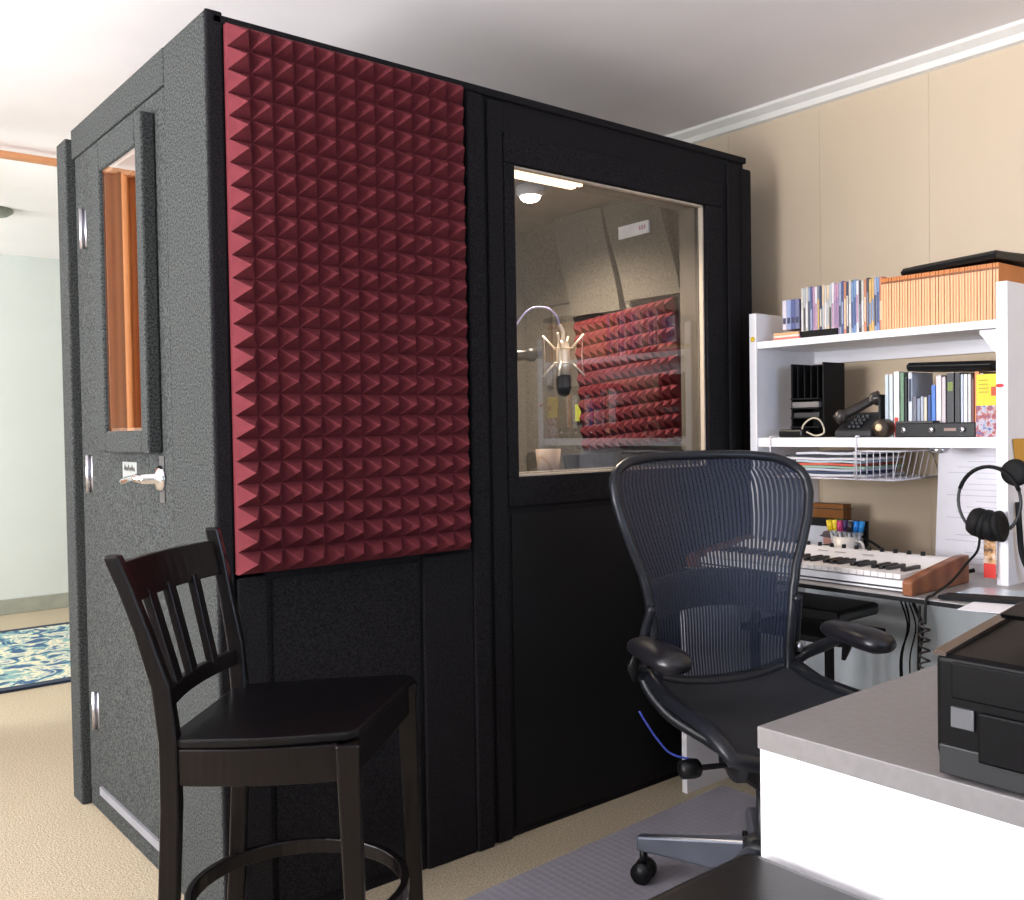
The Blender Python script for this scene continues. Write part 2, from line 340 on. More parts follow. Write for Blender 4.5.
# ------------------------------------------------------------------ foam
def foam(name, wid, hei, nx, nz, label, group=None, depth=.046, base=.018):
    b = MB(); b.box(0, wid, -base, 0, 0, hei)
    dx, dz = wid/nx, hei/nz
    for i in range(nx):
        for j in range(nz):
            x0, z0 = i*dx, j*dz
            v = b.ring([(x0, -base, z0), (x0+dx, -base, z0), (x0+dx, -base, z0+dz), (x0, -base, z0+dz)]); t = b.bm.verts.new((x0+dx/2, -base-depth, z0+dz/2))
            for k in range(4): b.bm.faces.new((v[k], v[(k+1) % 4], t))
    o = b.build(name, FOAM); tag(o, label, 'acoustic foam', group); return o
o = foam('acoustic_foam_panel', .658, 1.252, 12, 24, 'large burgundy pyramid foam sheet covering the outside of the booth beside the stool')
o.location = (.026, -.013, .85)
o = foam('acoustic_foam_panel', .53, .53, 13, 10, 'red pyramid foam panel on the inner wall, seen through the booth window', depth=.034)
o.rotation_euler = (math.radians(0), math.radians(0), 0)
o.matrix_world = Matrix.Translation((BW-T-.004, .71, 1.078)) @ Matrix.Rotation(-PI/2, 4, 'Z') @ Matrix.Rotation(math.radians(-4.6), 4, 'Y')
# ------------------------------------------------------------------ inside the booth
l = bpy.data.lights.new('booth_lamp_light', 'SPOT'); l.energy = 55; l.color = (1, .84, .66); l.shadow_soft_size = .04; l.spot_size = 2.7; l.spot_blend = .6
lo = bpy.data.objects.new('booth_lamp_light', l); COL.objects.link(lo); lo.location = (1.37, .49, 1.97)
t = thing('ceiling_lamp', 'small glowing round lamp on the booth ceiling, seen through its window', 'lamp', (1.37, .49, 2.025))
MB(True).lathe([(.05, .015), (.05, -.012), (.042, -.02)], 24).build('lamp_base', WHITE, t)
MB(True).sphere((0, 0, -.024), .036, 16, (1, 1, .5)).build('bulb', mat('lit_bulb', (255, 244, 228), .5, emit=14), t)
def leaning(name, y0, y1, z0, z1, tilt, label, sign=False):
    b = MB(); n = 8; rows = []
    for i in range(n+1):
        z = z0+(z1-z0)*i/n; bow = .05*math.sin(PI*i/n*.5)**2
        rows.append([(BW-T-.02-bow, y0+tilt*i/n, z), (BW-T-.02-bow, (y0+y1)/2+tilt*i/n, z), (BW-T-.02-bow, y1+tilt*i/n, z)])
    o = b.grid(rows).build(name, FELT_IN, solid=.03); tag(o, label, 'acoustic panel'); return o
leaning('felt_panel', .485, .76, 1.63, 2.03, .05, 'grey felt panel inside the booth, farther of two above the red foam')
leaning('felt_panel', .18, .46, 1.66, 2.03, .06, 'grey felt panel inside the booth, carrying the white sign')
sg = thing('sign', 'small white rectangular sign on the grey felt panel in the booth', 'sign', (BW-T-.10, .345, 1.905))
MB().box(-.004, .004, -.075, .075, -.022, .024).build('plate', mat('sign_white', (250, 248, 250), .5, emit=.0), sg)
b = MB(); 
for k in range(3): b.box(-.0055, -.004, -.062+k*.012, -.055+k*.012, -.006, .010)
b.build('mark', mat('sign_pink', (214, 170, 190), .6), sg)
sg.rotation_euler = (math.radians(-1), 0, 0)
b = MB()
for q in ((.61, .93, 1.695, 1.712), (.61, .627, 1.35, 1.695), (.913, .93, 1.35, 1.695)): b.box(BW-T-.012, BW-T, q[0], q[1], q[2], q[3])
tag(b.build('wall_frame', mat('dark_grey_frame', (78, 72, 66), .7)), 'thin dark frame on the booth inner wall behind the microphone', 'frame')
ls_ = thing('lit_reveal_bands', 'warm glowing bands standing for lamplight on the top left window reveal of the booth', 'light', (.89, .05, 1.93))  # glowing bands paint the lamplit top reveal; no fixture sits here
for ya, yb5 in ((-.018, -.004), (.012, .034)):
    MB().box(.006, .30, ya, yb5, -.010, -.001).build('glowing_band', mat('warm_glow', (255, 214, 178), .5, emit=2.2), ls_)
# microphone with spider shock mount hanging from a boom arm
mx, my, mz = 1.40, .36, 1.425
mic = thing('studio_microphone', 'silver studio microphone in a spider shock mount behind the booth window', 'microphone', (mx, my, mz))
SILV = mat('satin_silver', (240, 226, 206), .4, .5, var=.03)
MB(True).lathe([(.014, .055), (.020, .045), (.024, .02), (.025, -.03), (.024, -.065)], 20).build('body', SILV, mic)
MB(True).lathe([(.023, -.065), (.026, -.075), (.027, -.11), (.018, -.135), (.006, -.14)], 20).build('grille', DARKP, mic)
b = MB(True)
ex = R_.normalized(); ez = Vector((0, 0, 1)); ey = ex.cross(ez)
for zz, rr in ((.06, .062), (-.055, .062)):
    b.tube([ex*math.cos(a)*rr*.55+ey*math.sin(a)*rr*.55+ez*zz*.45 for a in [2*PI*k/20 for k in range(20)]], .0025, 6, close=True)
for a in (0, PI/2, PI, 1.5*PI):
    d = ex*math.cos(a+.3)+ey*math.sin(a+.3)
    b.tube([d*.028+ez*.025, d*.075+ez*.075], .0042, 6); b.tube([d*.028-ez*.02, d*.075-ez*.07], .0042, 6); b.tube([d*.07+ez*.07, d*.066, d*.07-ez*.065], .0016, 5)
b.build('shock_mount', SILV, mic)
MB(True).tube(spline([(0, 0, .05), (.0, .0, .085), (-.012, .006, .11)], 4), .007, 8).build('plug', SILV, mic)
o = MB(True).tube(spline([(mx-.012, my+.006, mz+.105), (mx-.02, my+.01, mz+.14), (mx-.05, my+.03, mz+.17), (mx-.10, my+.06, mz+.165), (mx-.14, my+.09, mz+.11), (mx-.17, my+.12, mz+.05), (mx-.25, my+.2, mz+.045)], 6), .0035, 7).build('microphone_cable', mat('lilac_cable', (176, 168, 214), .5))
tag(o, 'pale lilac cable arching from the microphone to the boom arm', 'cable')
bm_ = thing('boom_arm', 'dark boom arm reaching in from the left to the silver microphone', 'microphone stand', (mx-.26, my+.2, .06))
MB(True).tube([(0, 0, 1.37), (.13, -.10, 1.37), (.2, -.155, 1.375)], [.016, .02, .014], 12).build('arm', BLACKP, bm_)
MB(True).sphere((.17, -.13, 1.372), .024, 14).build('swivel', DARKP, bm_)
MB(True).cyl((0, 0, .02), (0, 0, 1.39), .011, 12).build('pole', DARKP, bm_)
MB(True).lathe([(.12, 0), (.12, .012), (.02, .03)], 28).build('base', BLACKP, bm_)
ms = thing('music_stand', 'dark sheet-music stand low in the booth window beside the foam', 'music stand', (1.69, .52, .06))
MB().cbox((0, 0, 0), (.27, .012, .16), Matrix.Translation((0, 0, .935)) @ Matrix.Rotation(-.25, 4, 'X')).build('desk_plate', mat('dark_green_grey', (44, 50, 52), .5), ms, bevel=.004)
MB(True).cyl((0, .02, .02), (0, .02, .93), .01, 10).build('pole', BLACKP, ms)
b = MB(True)
for k in range(3):
    a = k*2.1+.4; b.tube([(0, .02, .15), (.2*math.cos(a), .02+.2*math.sin(a), .008)], .008, 8)
b.build('tripod', BLACKP, ms)
sh = MB(True).lathe([(.034, 0), (.036, .004), (.045, .115), (.041, .115), (.033, .01)], 20).build('cup', mat('tan_paper', (176, 154, 138), .7))
tag(sh, 'pale tan cup at the lower left corner of the booth window', 'cup'); sh.location = (1.375, .42, .985)
o = MB().box(1.32, 1.43, .37, .48, .0605, .9845).build('pedestal', FELT_SHADED); tag(o, 'dark pedestal carrying the pale tan cup inside the booth', 'pedestal')
o = MB().box(1.842, 1.848, .715, .775, 1.20, 1.27).build('sticky_note', mat('lime_note', (176, 182, 60), .7)); tag(o, 'lime green note on the wall at the left edge of the inner foam', 'note')
# ------------------------------------------------------------------ wooden counter stool
def toW(P, o): return (P[0]-o[0], P[1]-o[1], P[2]-o[2])
SO = (.03, -.355, 0)
st = thing('counter_stool', 'espresso wooden counter stool with slatted back, in front of the booth corner', 'stool', SO)
Fd = Vector((.82, -.57, 0)); Ld = Vector((.57, .82, 0))
SZ = .62
Np = Vector((-.262, -.384, 0)); FBp = Vector((-.02, -.131, 0)); An = Vector((-.005, -.575, 0)); Bf = Vector((.30, -.30, 0))
def leg_poly(pts, w, d, dirw, dird, name):
    """tapered rectangular leg swept through pts; dirw, dird are the section axes."""
    b = MB(); rings = []
    for (p, ww, dd) in pts:
        p = Vector(p)-Vector(SO)
        rings.append(b.ring([p+dirw*(sx*ww/2)+dird*(sy*dd/2) for sx, sy in ((-1, -1), (1, -1), (1, 1), (-1, 1))]))
    for i in range(len(rings)-1): b.bridge(rings[i], rings[i+1])
    b.bm.faces.new(rings[0][::-1]); b.bm.faces.new(rings[-1])
    b.build(name, WOODB, st, bevel=.004)
for P, dtop in ((Np, .094), (FBp, .052)):
    pts = []
    for z, back in ((0, .03), (.25, .012), (.5, 0), (SZ, .0), (.72, .012), (.82, .042), (.90, .07), (.960, .094)):
        k = back if z < SZ else back*dtop/.094
        pts.append((P-Fd*k+Vector((0, 0, z if P is Np or z < .9 else z+.012)), .034 if z < .8 else .028, .036 if z < .7 else .030))
    leg_poly(pts, 0, 0, Fd, Ld, 'back_post')
for P in (An, Bf):
    q = P + Fd*.0
    leg_poly([(q+Vector((0, 0, 0))+Fd*.015, .032, .032), (q+Vector((0, 0, .3))+Fd*.007, .036, .036), (q+Vector((0, 0, SZ-.012)), .044, .044)], 0, 0, Fd, Ld, 'front_leg')
def P3(v, z): return Vector((v.x, v.y, z))-Vector(SO)
# seat board: rounded outline, wider at the front
out = [Np-Ld*.012+Fd*.01, An-Ld*.0, An+Fd*.018+Ld*.02, Bf+Fd*.018-Ld*.02, Bf+Ld*.0, FBp+Ld*.012+Fd*.01, FBp-Fd*.01, Np-Fd*.01]
poly = spline([out[0], (out[0]+out[1])/2-Ld*.014, out[1]], 6) + [out[2]] + [out[3]] + spline([out[4], (out[4]+out[5])/2+Ld*.008, out[5]], 6) + [out[6], out[7]]
b = MB(); pl = [(p.x-SO[0], p.y-SO[1]) for p in poly]; b.prism(pl, 2, SZ-.012, SZ+.006); b.build('seat', GLOSSB, st, bevel=.005, seg=3)
def rail(name, a, c, z0, z1, th, bow=0, bowdir=None):
    b = MB(); n = 10; r = []
    for i in range(n+1):
        t = i/n; p = a.lerp(c, t); 
        if bow: p = p + bowdir*(bow*math.sin(PI*t))
        d = (c-a).normalized(); sd = Vector((-d.y, d.x, 0))
        r.append(b.ring([P3(p-sd*th/2, z0), P3(p+sd*th/2, z0), P3(p+sd*th/2, z1), P3(p-sd*th/2, z1)]))
    for i in range(n): b.bridge(r[i], r[i+1])
    b.bm.faces.new(r[0][::-1]); b.bm.faces.new(r[-1]); b.build(name, WOODB, st, bevel=.003)
rail('apron', Np, An, SZ-.080, SZ-.012, .02, .014, -Ld); rail('apron', An, Bf, SZ-.080, SZ-.012, .02); rail('apron', Bf, FBp, SZ-.080, SZ-.012, .02); rail('apron', FBp, Np, SZ-.080, SZ-.012, .02)
# back rails lean with the posts
def brail(z0, b0n, b0f, z1, b1n, b1f, th, arch, name):
    b = MB(); n = 12; r = []
    for i in range(n+1):
        t = i/n; sg_ = -arch*math.sin(PI*t)
        pa = (Np-Fd*b0n).lerp(FBp-Fd*b0f, t)+Fd*sg_; pb = (Np-Fd*b1n).lerp(FBp-Fd*b1f, t)+Fd*sg_
        r.append(b.ring([P3(pa-Fd*th/2, z0), P3(pa+Fd*th/2, z0), P3(pb+Fd*th/2, z1), P3(pb-Fd*th/2, z1)]))
    for i in range(n): b.bridge(r[i], r[i+1])
    b.bm.faces.new(r[0][::-1]); b.bm.faces.new(r[-1]); b.build(name, WOODB, st, bevel=.003)
brail(.872, .062, .034, .945, .088, .048, .018, .022, 'top_rail')
brail(.675, .006, .004, .708, .01, .006, .018, .022, 'lower_rail')
for t in (.26, .50, .75):
    a0 = Np.lerp(FBp, t)-Fd*(.008+.022*math.sin(PI*t)); a1 = (Np-Fd*.066).lerp(FBp-Fd*.037, t)-Fd*(.022*math.sin(PI*t))
    b = MB(); A = P3(a0, .70); B_ = P3(a1, .885); b.bar(A, B_, .042, .016, up=tuple(Fd)); b.build('back_slat', WOODB, st, bevel=.002)
cen = (Np+FBp+An+Bf)/4
hoop = []
for k in range(40):
    a = 2*PI*k/40; hoop.append(P3(cen+Fd*(.215*math.cos(a))+Ld*(.205*math.sin(a)), .25))
b = MB(); n = len(hoop); r = []
for k in range(n):
    p = hoop[k]; o_ = (p-P3(cen, .25)).normalized()
    r.append(b.ring([p-o_*.008+Vector((0, 0, -.016)), p+o_*.008+Vector((0, 0, -.016)), p+o_*.008+Vector((0, 0, .016)), p-o_*.008+Vector((0, 0, .016))]))
for k in range(n): b.bridge(r[k], r[(k+1) % n])
b.build('footrest_hoop', WOODB, st, bevel=.003)
# ------------------------------------------------------------------ mesh office chair
ch = thing('office_chair', 'black mesh ergonomic office chair with armrests between booth and desk', 'office chair', (1.045, -.715, 0), math.radians(158))
mesh_m = bpy.data.materials.new('striped_mesh_fabric'); mesh_m.use_nodes = True; nt = mesh_m.node_tree; nt.nodes.clear()
o_ = nt.nodes.new('ShaderNodeOutputMaterial'); mxn = nt.nodes.new('ShaderNodeMixShader'); tr = nt.nodes.new('ShaderNodeBsdfTransparent'); pb = nt.nodes.new('ShaderNodeBsdfPrincipled')
pb.inputs['Base Color'].default_value = srgb(20, 27, 47); pb.inputs['Roughness'].default_value = .5
uv = nt.nodes.new('ShaderNodeUVMap'); sx_ = nt.nodes.new('ShaderNodeSeparateXYZ'); nt.links.new(uv.outputs[0], sx_.inputs[0])
mu = nt.nodes.new('ShaderNodeMath'); mu.operation = 'MULTIPLY'; mu.inputs[1].default_value = 44; nt.links.new(sx_.outputs[0], mu.inputs[0])
fr = nt.nodes.new('ShaderNodeMath'); fr.operation = 'FRACT'; nt.links.new(mu.outputs[0], fr.inputs[0])
gt = nt.nodes.new('ShaderNodeMath'); gt.operation = 'GREATER_THAN'; gt.inputs[1].default_value = .34; nt.links.new(fr.outputs[0], gt.inputs[0])
ma = nt.nodes.new('ShaderNodeMath'); ma.operation = 'MULTIPLY_ADD'; ma.inputs[1].default_value = .42; ma.inputs[2].default_value = .57; nt.links.new(gt.outputs[0], ma.inputs[0])
nt.links.new(ma.outputs[0], mxn.inputs[0]); nt.links.new(tr.outputs[0], mxn.inputs[1]); nt.links.new(pb.outputs[0], mxn.inputs[2]); nt.links.new(mxn.outputs[0], o_.inputs[0])
def interp(tab, z):
    for (a, va), (b_, vb) in zip(tab, tab[1:]):
        if z <= b_: 
            t = (z-a)/(b_-a); t = max(0, t); return va+(vb-va)*t
    return tab[-1][1]
HW = [(.44, .195), (.55, .205), (.65, .213), (.72, .222), (.78, .235), (.85, .262), (.92, .285), (.98, .298), (1.02, .298), (1.045, .288), (1.066, .262), (1.08, .225), (1.089, .15), (1.093, .0)]
YB_ = [(.44, -.20), (.55, -.215), (.65, -.215), (.75, -.225), (.9, -.26), (1.0, -.29), (1.105, -.335)]
def back_pt(u, z):
    hw = interp(HW, z); x = u*hw; return Vector((x, interp(YB_, z)+.75*x*x, z))
zs = [.44+.01*i for i in range(64)]+[1.074, 1.077, 1.08, 1.082, 1.085, 1.087, 1.089, 1.091]
zs = sorted(set(round(z, 4) for z in zs))
b = MB(True); rows = [[back_pt(-1+2*j/24, z) for j in range(25)] for z in zs]; b.grid(rows)
bk = b.build('backrest_mesh', mesh_m, ch)
uvl = bk.data.uv_layers.new(name='UVMap')
for lp in bk.data.loops:
    v = bk.data.vertices[lp.vertex_index].co; uvl.data[lp.index].uv = ((v.x/max(.2, interp(HW, v.z)))*.5+.5 if v.z < 1.05 else (v.x/.29)*.5+.5, v.z)
FR = mat('chair_graphite', (28, 30, 36), .34, var=.08, spec=.35)
side = [back_pt(-1, z) for z in zs]; outl = side + [back_pt(1, z) for z in reversed(zs)]
bot = [back_pt(1, .44).lerp(back_pt(-1, .44), t)+Vector((0, -.0, -.012*math.sin(PI*t))) for t in (.25, .5, .75)]
MB(True).tube(outl+bot, .0135, 10, close=True).build('backrest_frame', FR, ch)
b = MB(True); rows = []
for i in range(7):
    z = .665+.10*i/6; rows.append([back_pt(-.86+1.72*j/16, z)+Vector((0, -.028-.012*math.sin(PI*i/6), .02*math.cos(PI*(j/16-.5))-.01)) for j in range(17)])
b.grid(rows).build('lumbar_pad', mat('lumbar_grey', (38, 44, 58), .45), ch, solid=.012)
# seat
def seat_pt(u, v):
    hw = .215+.04*v-.012*max(0, v-.85)*8; y = -.20+.47*v; x = u*hw
    z = .455+.035*abs(u)**2.5-.012*math.sin(PI*v)+(-.05*((v-.72)/.28)**2 if v > .72 else 0)+(.02*(1-v/.25) if v < .25 else 0)
    return Vector((x, y, z))
b = MB(True); b.grid([[seat_pt(-1+2*j/18, i/16) for j in range(19)] for i in range(17)]); b.build('seat', mat('seat_mesh', (24, 27, 34), .75, var=.1, bump=.3, bscale=500), ch, solid=.008)
ring = [seat_pt(-1, i/12) for i in range(13)]+[seat_pt(-1+2*j/10, 1) for j in range(1, 10)]+[seat_pt(1, 1-i/12) for i in range(13)]+[seat_pt(1-2*j/10, 0) for j in range(1, 10)]
MB(True).tube(ring, .017, 10, close=True, flat=1.3).build('seat_frame', FR, ch)
for s in (1, -1):
    # arm: pad on a curved bracket rising from behind the seat
    arm = MB(True).tube(spline([(s*.215, -.20, .50), (s*.262, -.19, .53), (s*.285, -.13, .565), (s*.28, -.06, .60)], 6), [.017]*19, 10).build('arm_support', FR, ch)
    b = MB(True); prof = [(-.125, .0), (-.118, .026), (-.09, .038), (-.02, .043), (.05, .046), (.09, .043), (.115, .030), (.124, 0)]
    rings = []
    for y, r_ in prof:
        rings.append(b.ring([(s*.288+math.cos(2*PI*k/16)*max(r_, .004)*1.12, y, .618+math.sin(2*PI*k/16)*max(r_, .004)*.66-.10*(y+.03)**2*6*(.3)) for k in range(16)]))
    for i in range(len(rings)-1): b.bridge(rings[i], rings[i+1])
    b.bm.faces.new(rings[0][::-1]); b.bm.faces.new(rings[-1])
    b.build('arm_pad', mat('arm_pad_vinyl', (26, 25, 30), .3, var=.06), arm)
    MB(True).tube([(s*.31, -.07, .605), (s*.318, -.08, .565), (s*.31, -.085, .53)], [.012, .016, .007], 10, flat=.5).build('height_lever', BLACKP, arm)
    # yoke linking backrest, seat and tilt box
    MB(True).tube(spline([(s*.222, -.165, .70), (s*.235, -.195, .60), (s*.232, -.20, .50), (s*.20, -.12, .425), (s*.13, -.02, .375), (s*.07, .0, .33), (s*.05, .0, .30)], 6), [.013]*12+[.016]*12+[.017]*13, 10).build('side_yoke', FR, ch)
    MB(True).lathe([(.016, 0), (.016, .012), (.008, .016)], 14, Matrix.Translation((s*.232, -.19, .55)) @ Matrix.Rotation(s*PI/2, 4, 'Y')).build('pivot_bolt', STEEL, ch)
    MB(True).lathe([(.05, -.012), (.058, 0), (.055, .022), (.03, .03)], 20, Matrix.Translation((s*.06, .0, .33)) @ Matrix.Rotation(s*PI/2, 4, 'Y')).build('tilt_cap', DARKP, ch)
b = MB(); b.box(-.07, .07, -.11, .11, .275, .375); b.box(-.12, .12, .02, .07, .36, .42); b.build('tilt_mechanism', BLACKP, ch, bevel=.02, seg=3)
b = MB(True); b.cyl((.07, .04, .335), (.215, .055, .345), .007, 10); lv = b.build('tilt_lever', BLACKP, ch)
MB(True).lathe([(.014, 0), (.022, .006), (.024, .02), (.022, .05), (.012, .056)], 18, Matrix.Translation((.205, .054, .345)) @ Matrix.Rotation(PI/2, 4, 'Y')).build('tilt_knob', BLACKP, lv)
MB(True).tube(spline([(.33, -.02, .475), (.315, -.01, .445), (.29, .0, .405), (.265, .02, .375), (.22, .04, .362)], 6), .0028, 6).build('control_cable', mat('blue_cable', (56, 72, 168), .4), ch)
b = MB(True); b.cyl((0, 0, .09), (0, 0, .29), .014, 16); b.cyl((0, 0, .09), (0, 0, .17), .026, 20); b.build('gas_column', DARKP, ch)
hub = MB(True).lathe([(.04, .07), (.05, .078), (.048, .162), (.034, .175)], 24).build('base_hub', DARKP, ch)
LEGM = mat('blue_grey_polished', (84, 88, 100), .3, .3)
base_ang = math.atan2(.285, -.122)-math.radians(158)
for k in range(5):
    a = base_ang+k*2*PI/5; d = Vector((math.cos(a), math.sin(a), 0)); s2 = Vector((-d.y, d.x, 0))
    b = MB(); rr = []
    for t, w_, z0, z1 in ((.03, .05, .078, .165), (.12, .044, .08, .152), (.22, .038, .084, .137), (.32, .034, .086, .122)):
        rr.append(b.ring([d*t-s2*w_/2+Vector((0, 0, z0)), d*t+s2*w_/2+Vector((0, 0, z0)), d*t+s2*w_/2*.8+Vector((0, 0, z1)), d*t-s2*w_/2*.8+Vector((0, 0, z1))]))
    for i in range(3): b.bridge(rr[i], rr[i+1])
    b.bm.faces.new(rr[0][::-1]); b.bm.faces.new(rr[-1])
    lg = b.build('base_leg', LEGM, ch, bevel=.006)
    c = d*.305; b = MB(True)
    for q in (-1, 1): b.cyl(c+s2*(q*.017-.009*1)+Vector((0, 0, .031)), c+s2*(q*.017+.009)+Vector((0, 0, .031)), .0275, 20)
    b.cyl(c-s2*.02+Vector((0, 0, .031)), c+s2*.02+Vector((0, 0, .031)), .012, 12); b.cyl(c+Vector((0, 0, .04)), c+Vector((0, 0, .095)), .01, 10)
    b.build('caster', BLACKP, lg)
for c in ch.children:
    if c.name.split('.')[0] not in ('base_leg', 'base_hub', 'gas_column'):
        c.scale = (.95, .95, .95); c.location = (0, 0, .0589)
# clear chair mat
matm = bpy.data.materials.new('clear_vinyl_mat'); matm.use_nodes = True; nt = matm.node_tree; nt.nodes.clear()
o_ = nt.nodes.new('ShaderNodeOutputMaterial'); mxn = nt.nodes.new('ShaderNodeMixShader'); df = nt.nodes.new('ShaderNodeBsdfPrincipled')
df.inputs['Base Color'].default_value = srgb(196, 192, 204); df.inputs['Roughness'].default_value = .25
tr = nt.nodes.new('ShaderNodeBsdfTransparent'); tr.inputs[0].default_value = (.9, .9, .93, 1); mxn.inputs[0].default_value = .5
tc = nt.nodes.new('ShaderNodeTexCoord'); vo = nt.nodes.new('ShaderNodeTexVoronoi'); vo.inputs['Scale'].default_value = 42; vo.inputs['Randomness'].default_value = .0
nt.links.new(tc.outputs['Object'], vo.inputs['Vector']); bpn = nt.nodes.new('ShaderNodeBump'); bpn.inputs['Strength'].default_value = .5; bpn.inputs['Distance'].default_value = .004
nt.links.new(vo.outputs['Distance'], bpn.inputs['Height']); nt.links.new(bpn.outputs[0], df.inputs['Normal'])
nt.links.new(tr.outputs[0], mxn.inputs[1]); nt.links.new(df.outputs[0], mxn.inputs[2]); nt.links.new(mxn.outputs[0], o_.inputs[0])
b = MB(); b.prism([(.40, -.21), (1.60, -.155), (1.60, -1.24), (.40, -1.24)], 2, .0008, .004)
o = b.build('chair_mat', matm); tag(o, 'translucent dimpled vinyl chair mat on the carpet under the office chair', 'chair mat')
# ------------------------------------------------------------------ desk, hutch
DZ = .722
dk = thing('desk', 'long white desk along the right wall carrying the music keyboard', 'desk', (1.8, -1.0, 0))
def D(mb, name, m, par=dk, **k): 
    return mb.build(name, m, par, **k)
def wbox(o, x0, x1, y0, y1, z0, z1): return MB().box(x0-o[0], x1-o[0], y0-o[1], y1-o[1], z0-o[2], z1-o[2])
DO = (1.8, -1.0, 0)
D(wbox(DO, 1.49, 2.17, -2.0, -.10, DZ-.014, DZ), 'desktop', mat('grey_white_laminate', (150, 146, 146), .35, var=.03), bevel=.002)
D(wbox(DO, 1.488, 1.4905, -2.0, -.10, DZ-.014, DZ-.003), 'edge_band', BLACKM)
D(wbox(DO, 1.466, 2.16, -.122, -.102, 0, DZ-.014), 'side_panel', MELA)
D(wbox(DO, 1.466, 2.16, -1.99, -1.97, 0, DZ-.014), 'side_panel', MELA)
D(wbox(DO, 2.13, 2.15, -1.97, -.122, .08, DZ-.014), 'back_panel', mat('pale_blue_grey_panel', (236, 244, 248), .6, var=.02))
D(wbox(DO, 2.122, 2.13, -.92, -.912, .08, DZ-.03), 'panel_seam', DARKP)
hu = thing('desk_hutch', 'white two-shelf hutch standing on the desk against the beige wall', 'shelf unit', (2.0, -.53, DZ))
HO = (2.0, -.53, DZ)
D(wbox(HO, 1.83, 2.195, -.138, -.110, DZ, 1.552), 'upright', MELA, hu)
D(wbox(HO, 1.83, 2.195, -.958, -.928, DZ, 1.556), 'upright', MELA, hu)
D(wbox(HO, 1.835, 2.195, -.928, -.138, 1.432, 1.455), 'shelf_board', MELA, hu, bevel=.001)
D(wbox(HO, 1.835, 2.195, -.928, -.138, 1.100, 1.130), 'shelf_board', MELA, hu, bevel=.001)
D(wbox(HO, 2.175, 2.195, -.928, -.138, 1.39, 1.432), 'rear_rail', MELA, hu)
b = MB(True).lathe([(.028, 0), (.03, -.008), (.026, -.016), (.01, -.018)], 20, Matrix.Translation((1.885-HO[0], -.74-HO[1], 1.1-HO[2])))
b.build('puck_light', CHROME, hu)
MB().prism([(-.928-HO[1], 1.43-HO[2]), (-.928-HO[1], 1.36-HO[2]), (-.918-HO[1], 1.36-HO[2]), (-.87-HO[1], 1.42-HO[2]), (-.87-HO[1], 1.43-HO[2])], 0, 1.86-HO[0], 1.885-HO[0]).build('bracket', MELA, hu)
D(MB(True).sphere((1.829-HO[0], -.124-HO[1], 1.465-HO[2]), .009, 10, (.3, 1, 1)), 'yellow_sticker', mat('yellow_dot', (226, 190, 40), .6), hu)
# ------------------------------------------------------------------ things on the top shelf
TS = 1.456
SP = [(206, 200, 190), (84, 94, 136), (128, 130, 144), (222, 196, 164), (192, 150, 176), (66, 72, 94), (122, 150, 188), (78, 76, 80), (204, 136, 104), (225, 222, 225), (158, 166, 192), (212, 172, 108), (182, 186, 190), (156, 132, 168)]
def case(name, y, th, h, dpt, x, z, rgb, label, cat, group, band=None, pages=True):
    t = thing(name, label, cat, (x, y, z), 0, group)
    ck = 'cover_%d_%d_%d' % rgb
    MB().box(0, dpt, -th/2, th/2, 0, h).build('cover', mat(ck, rgb, .4, var=.05), t, bevel=.0008, seg=1)
    if band: MB().box(-.0006, .0, -th*.35, th*.35, h*band[0], h*band[1]).build('spine_label', mat('label_%d_%d_%d' % band[2], band[2], .5), t)
    if pages: MB().box(.002, dpt-.002, -th/2+.0015, th/2-.0015, h, h+.0006).build('page_block', PAPER, t)
    return t
cdn = ['pale grey', 'navy', 'slate grey', 'peach', 'mauve', 'dark navy', 'sky blue', 'dark grey', 'light rust', 'white', 'lavender', 'amber', 'silver', 'purple']
y = -.292; k = 0
seq = [0, 12, 0, 10, 1, 4, 9, 2, 5, 3, 0, 3, 12, 9, 4, 4, 10, 1, 8, 5, 0, 6, 6, 9, 7, 0, 8, 7, 11, 11, 10, 6, 8]
cnt = {}
for k, ci in enumerate(seq):
    th = .0086; h = .165+random.uniform(-.004, .004)-.0*k
    cnt.setdefault(ci, 0); cnt[ci] += 1
    case('disc_case', y-th/2, th-.0008, h, .135, 1.862, TS, SP[ci], '%s disc case in the upright row on the top shelf' % cdn[ci], 'disc case', 'disc cases on the top shelf, %s' % cdn[ci],
         (.1+.05*(k % 3), .55+.06*(k % 4), SP[(ci+9) % 14]), False)
    y -= th
for k, (rgb, nm) in enumerate(((( 214, 208, 222), 'whitish'), ((150, 165, 205), 'light blue'), ((90, 100, 150), 'indigo'), ((120, 125, 160), 'slate blue'))):
    case('small_book', -.224-.0165*k, .0155, .098, .10, 1.868, TS+.034, rgb, 'small %s book standing at the left end of the top shelf row' % nm, 'book', 'small books at the top shelf end', (.2, .4, (60, 60, 90)), False)
t = thing('booklet_stack', 'pink and orange edged booklets lying flat at the left end of top shelf', 'booklets', (1.85, -.238, TS))
for k, c in enumerate(((226, 120, 110), (236, 214, 200), (220, 170, 120))): MB().box(0, .12, -.055+.002*k, .045, k*.008, k*.008+.0072).build('booklet', mat('booklet_%d' % k, c, .6), t)
t = thing('media_player', 'flat black box lying under the disc cases on the top shelf', 'electronics box', (1.856, -.36, TS))
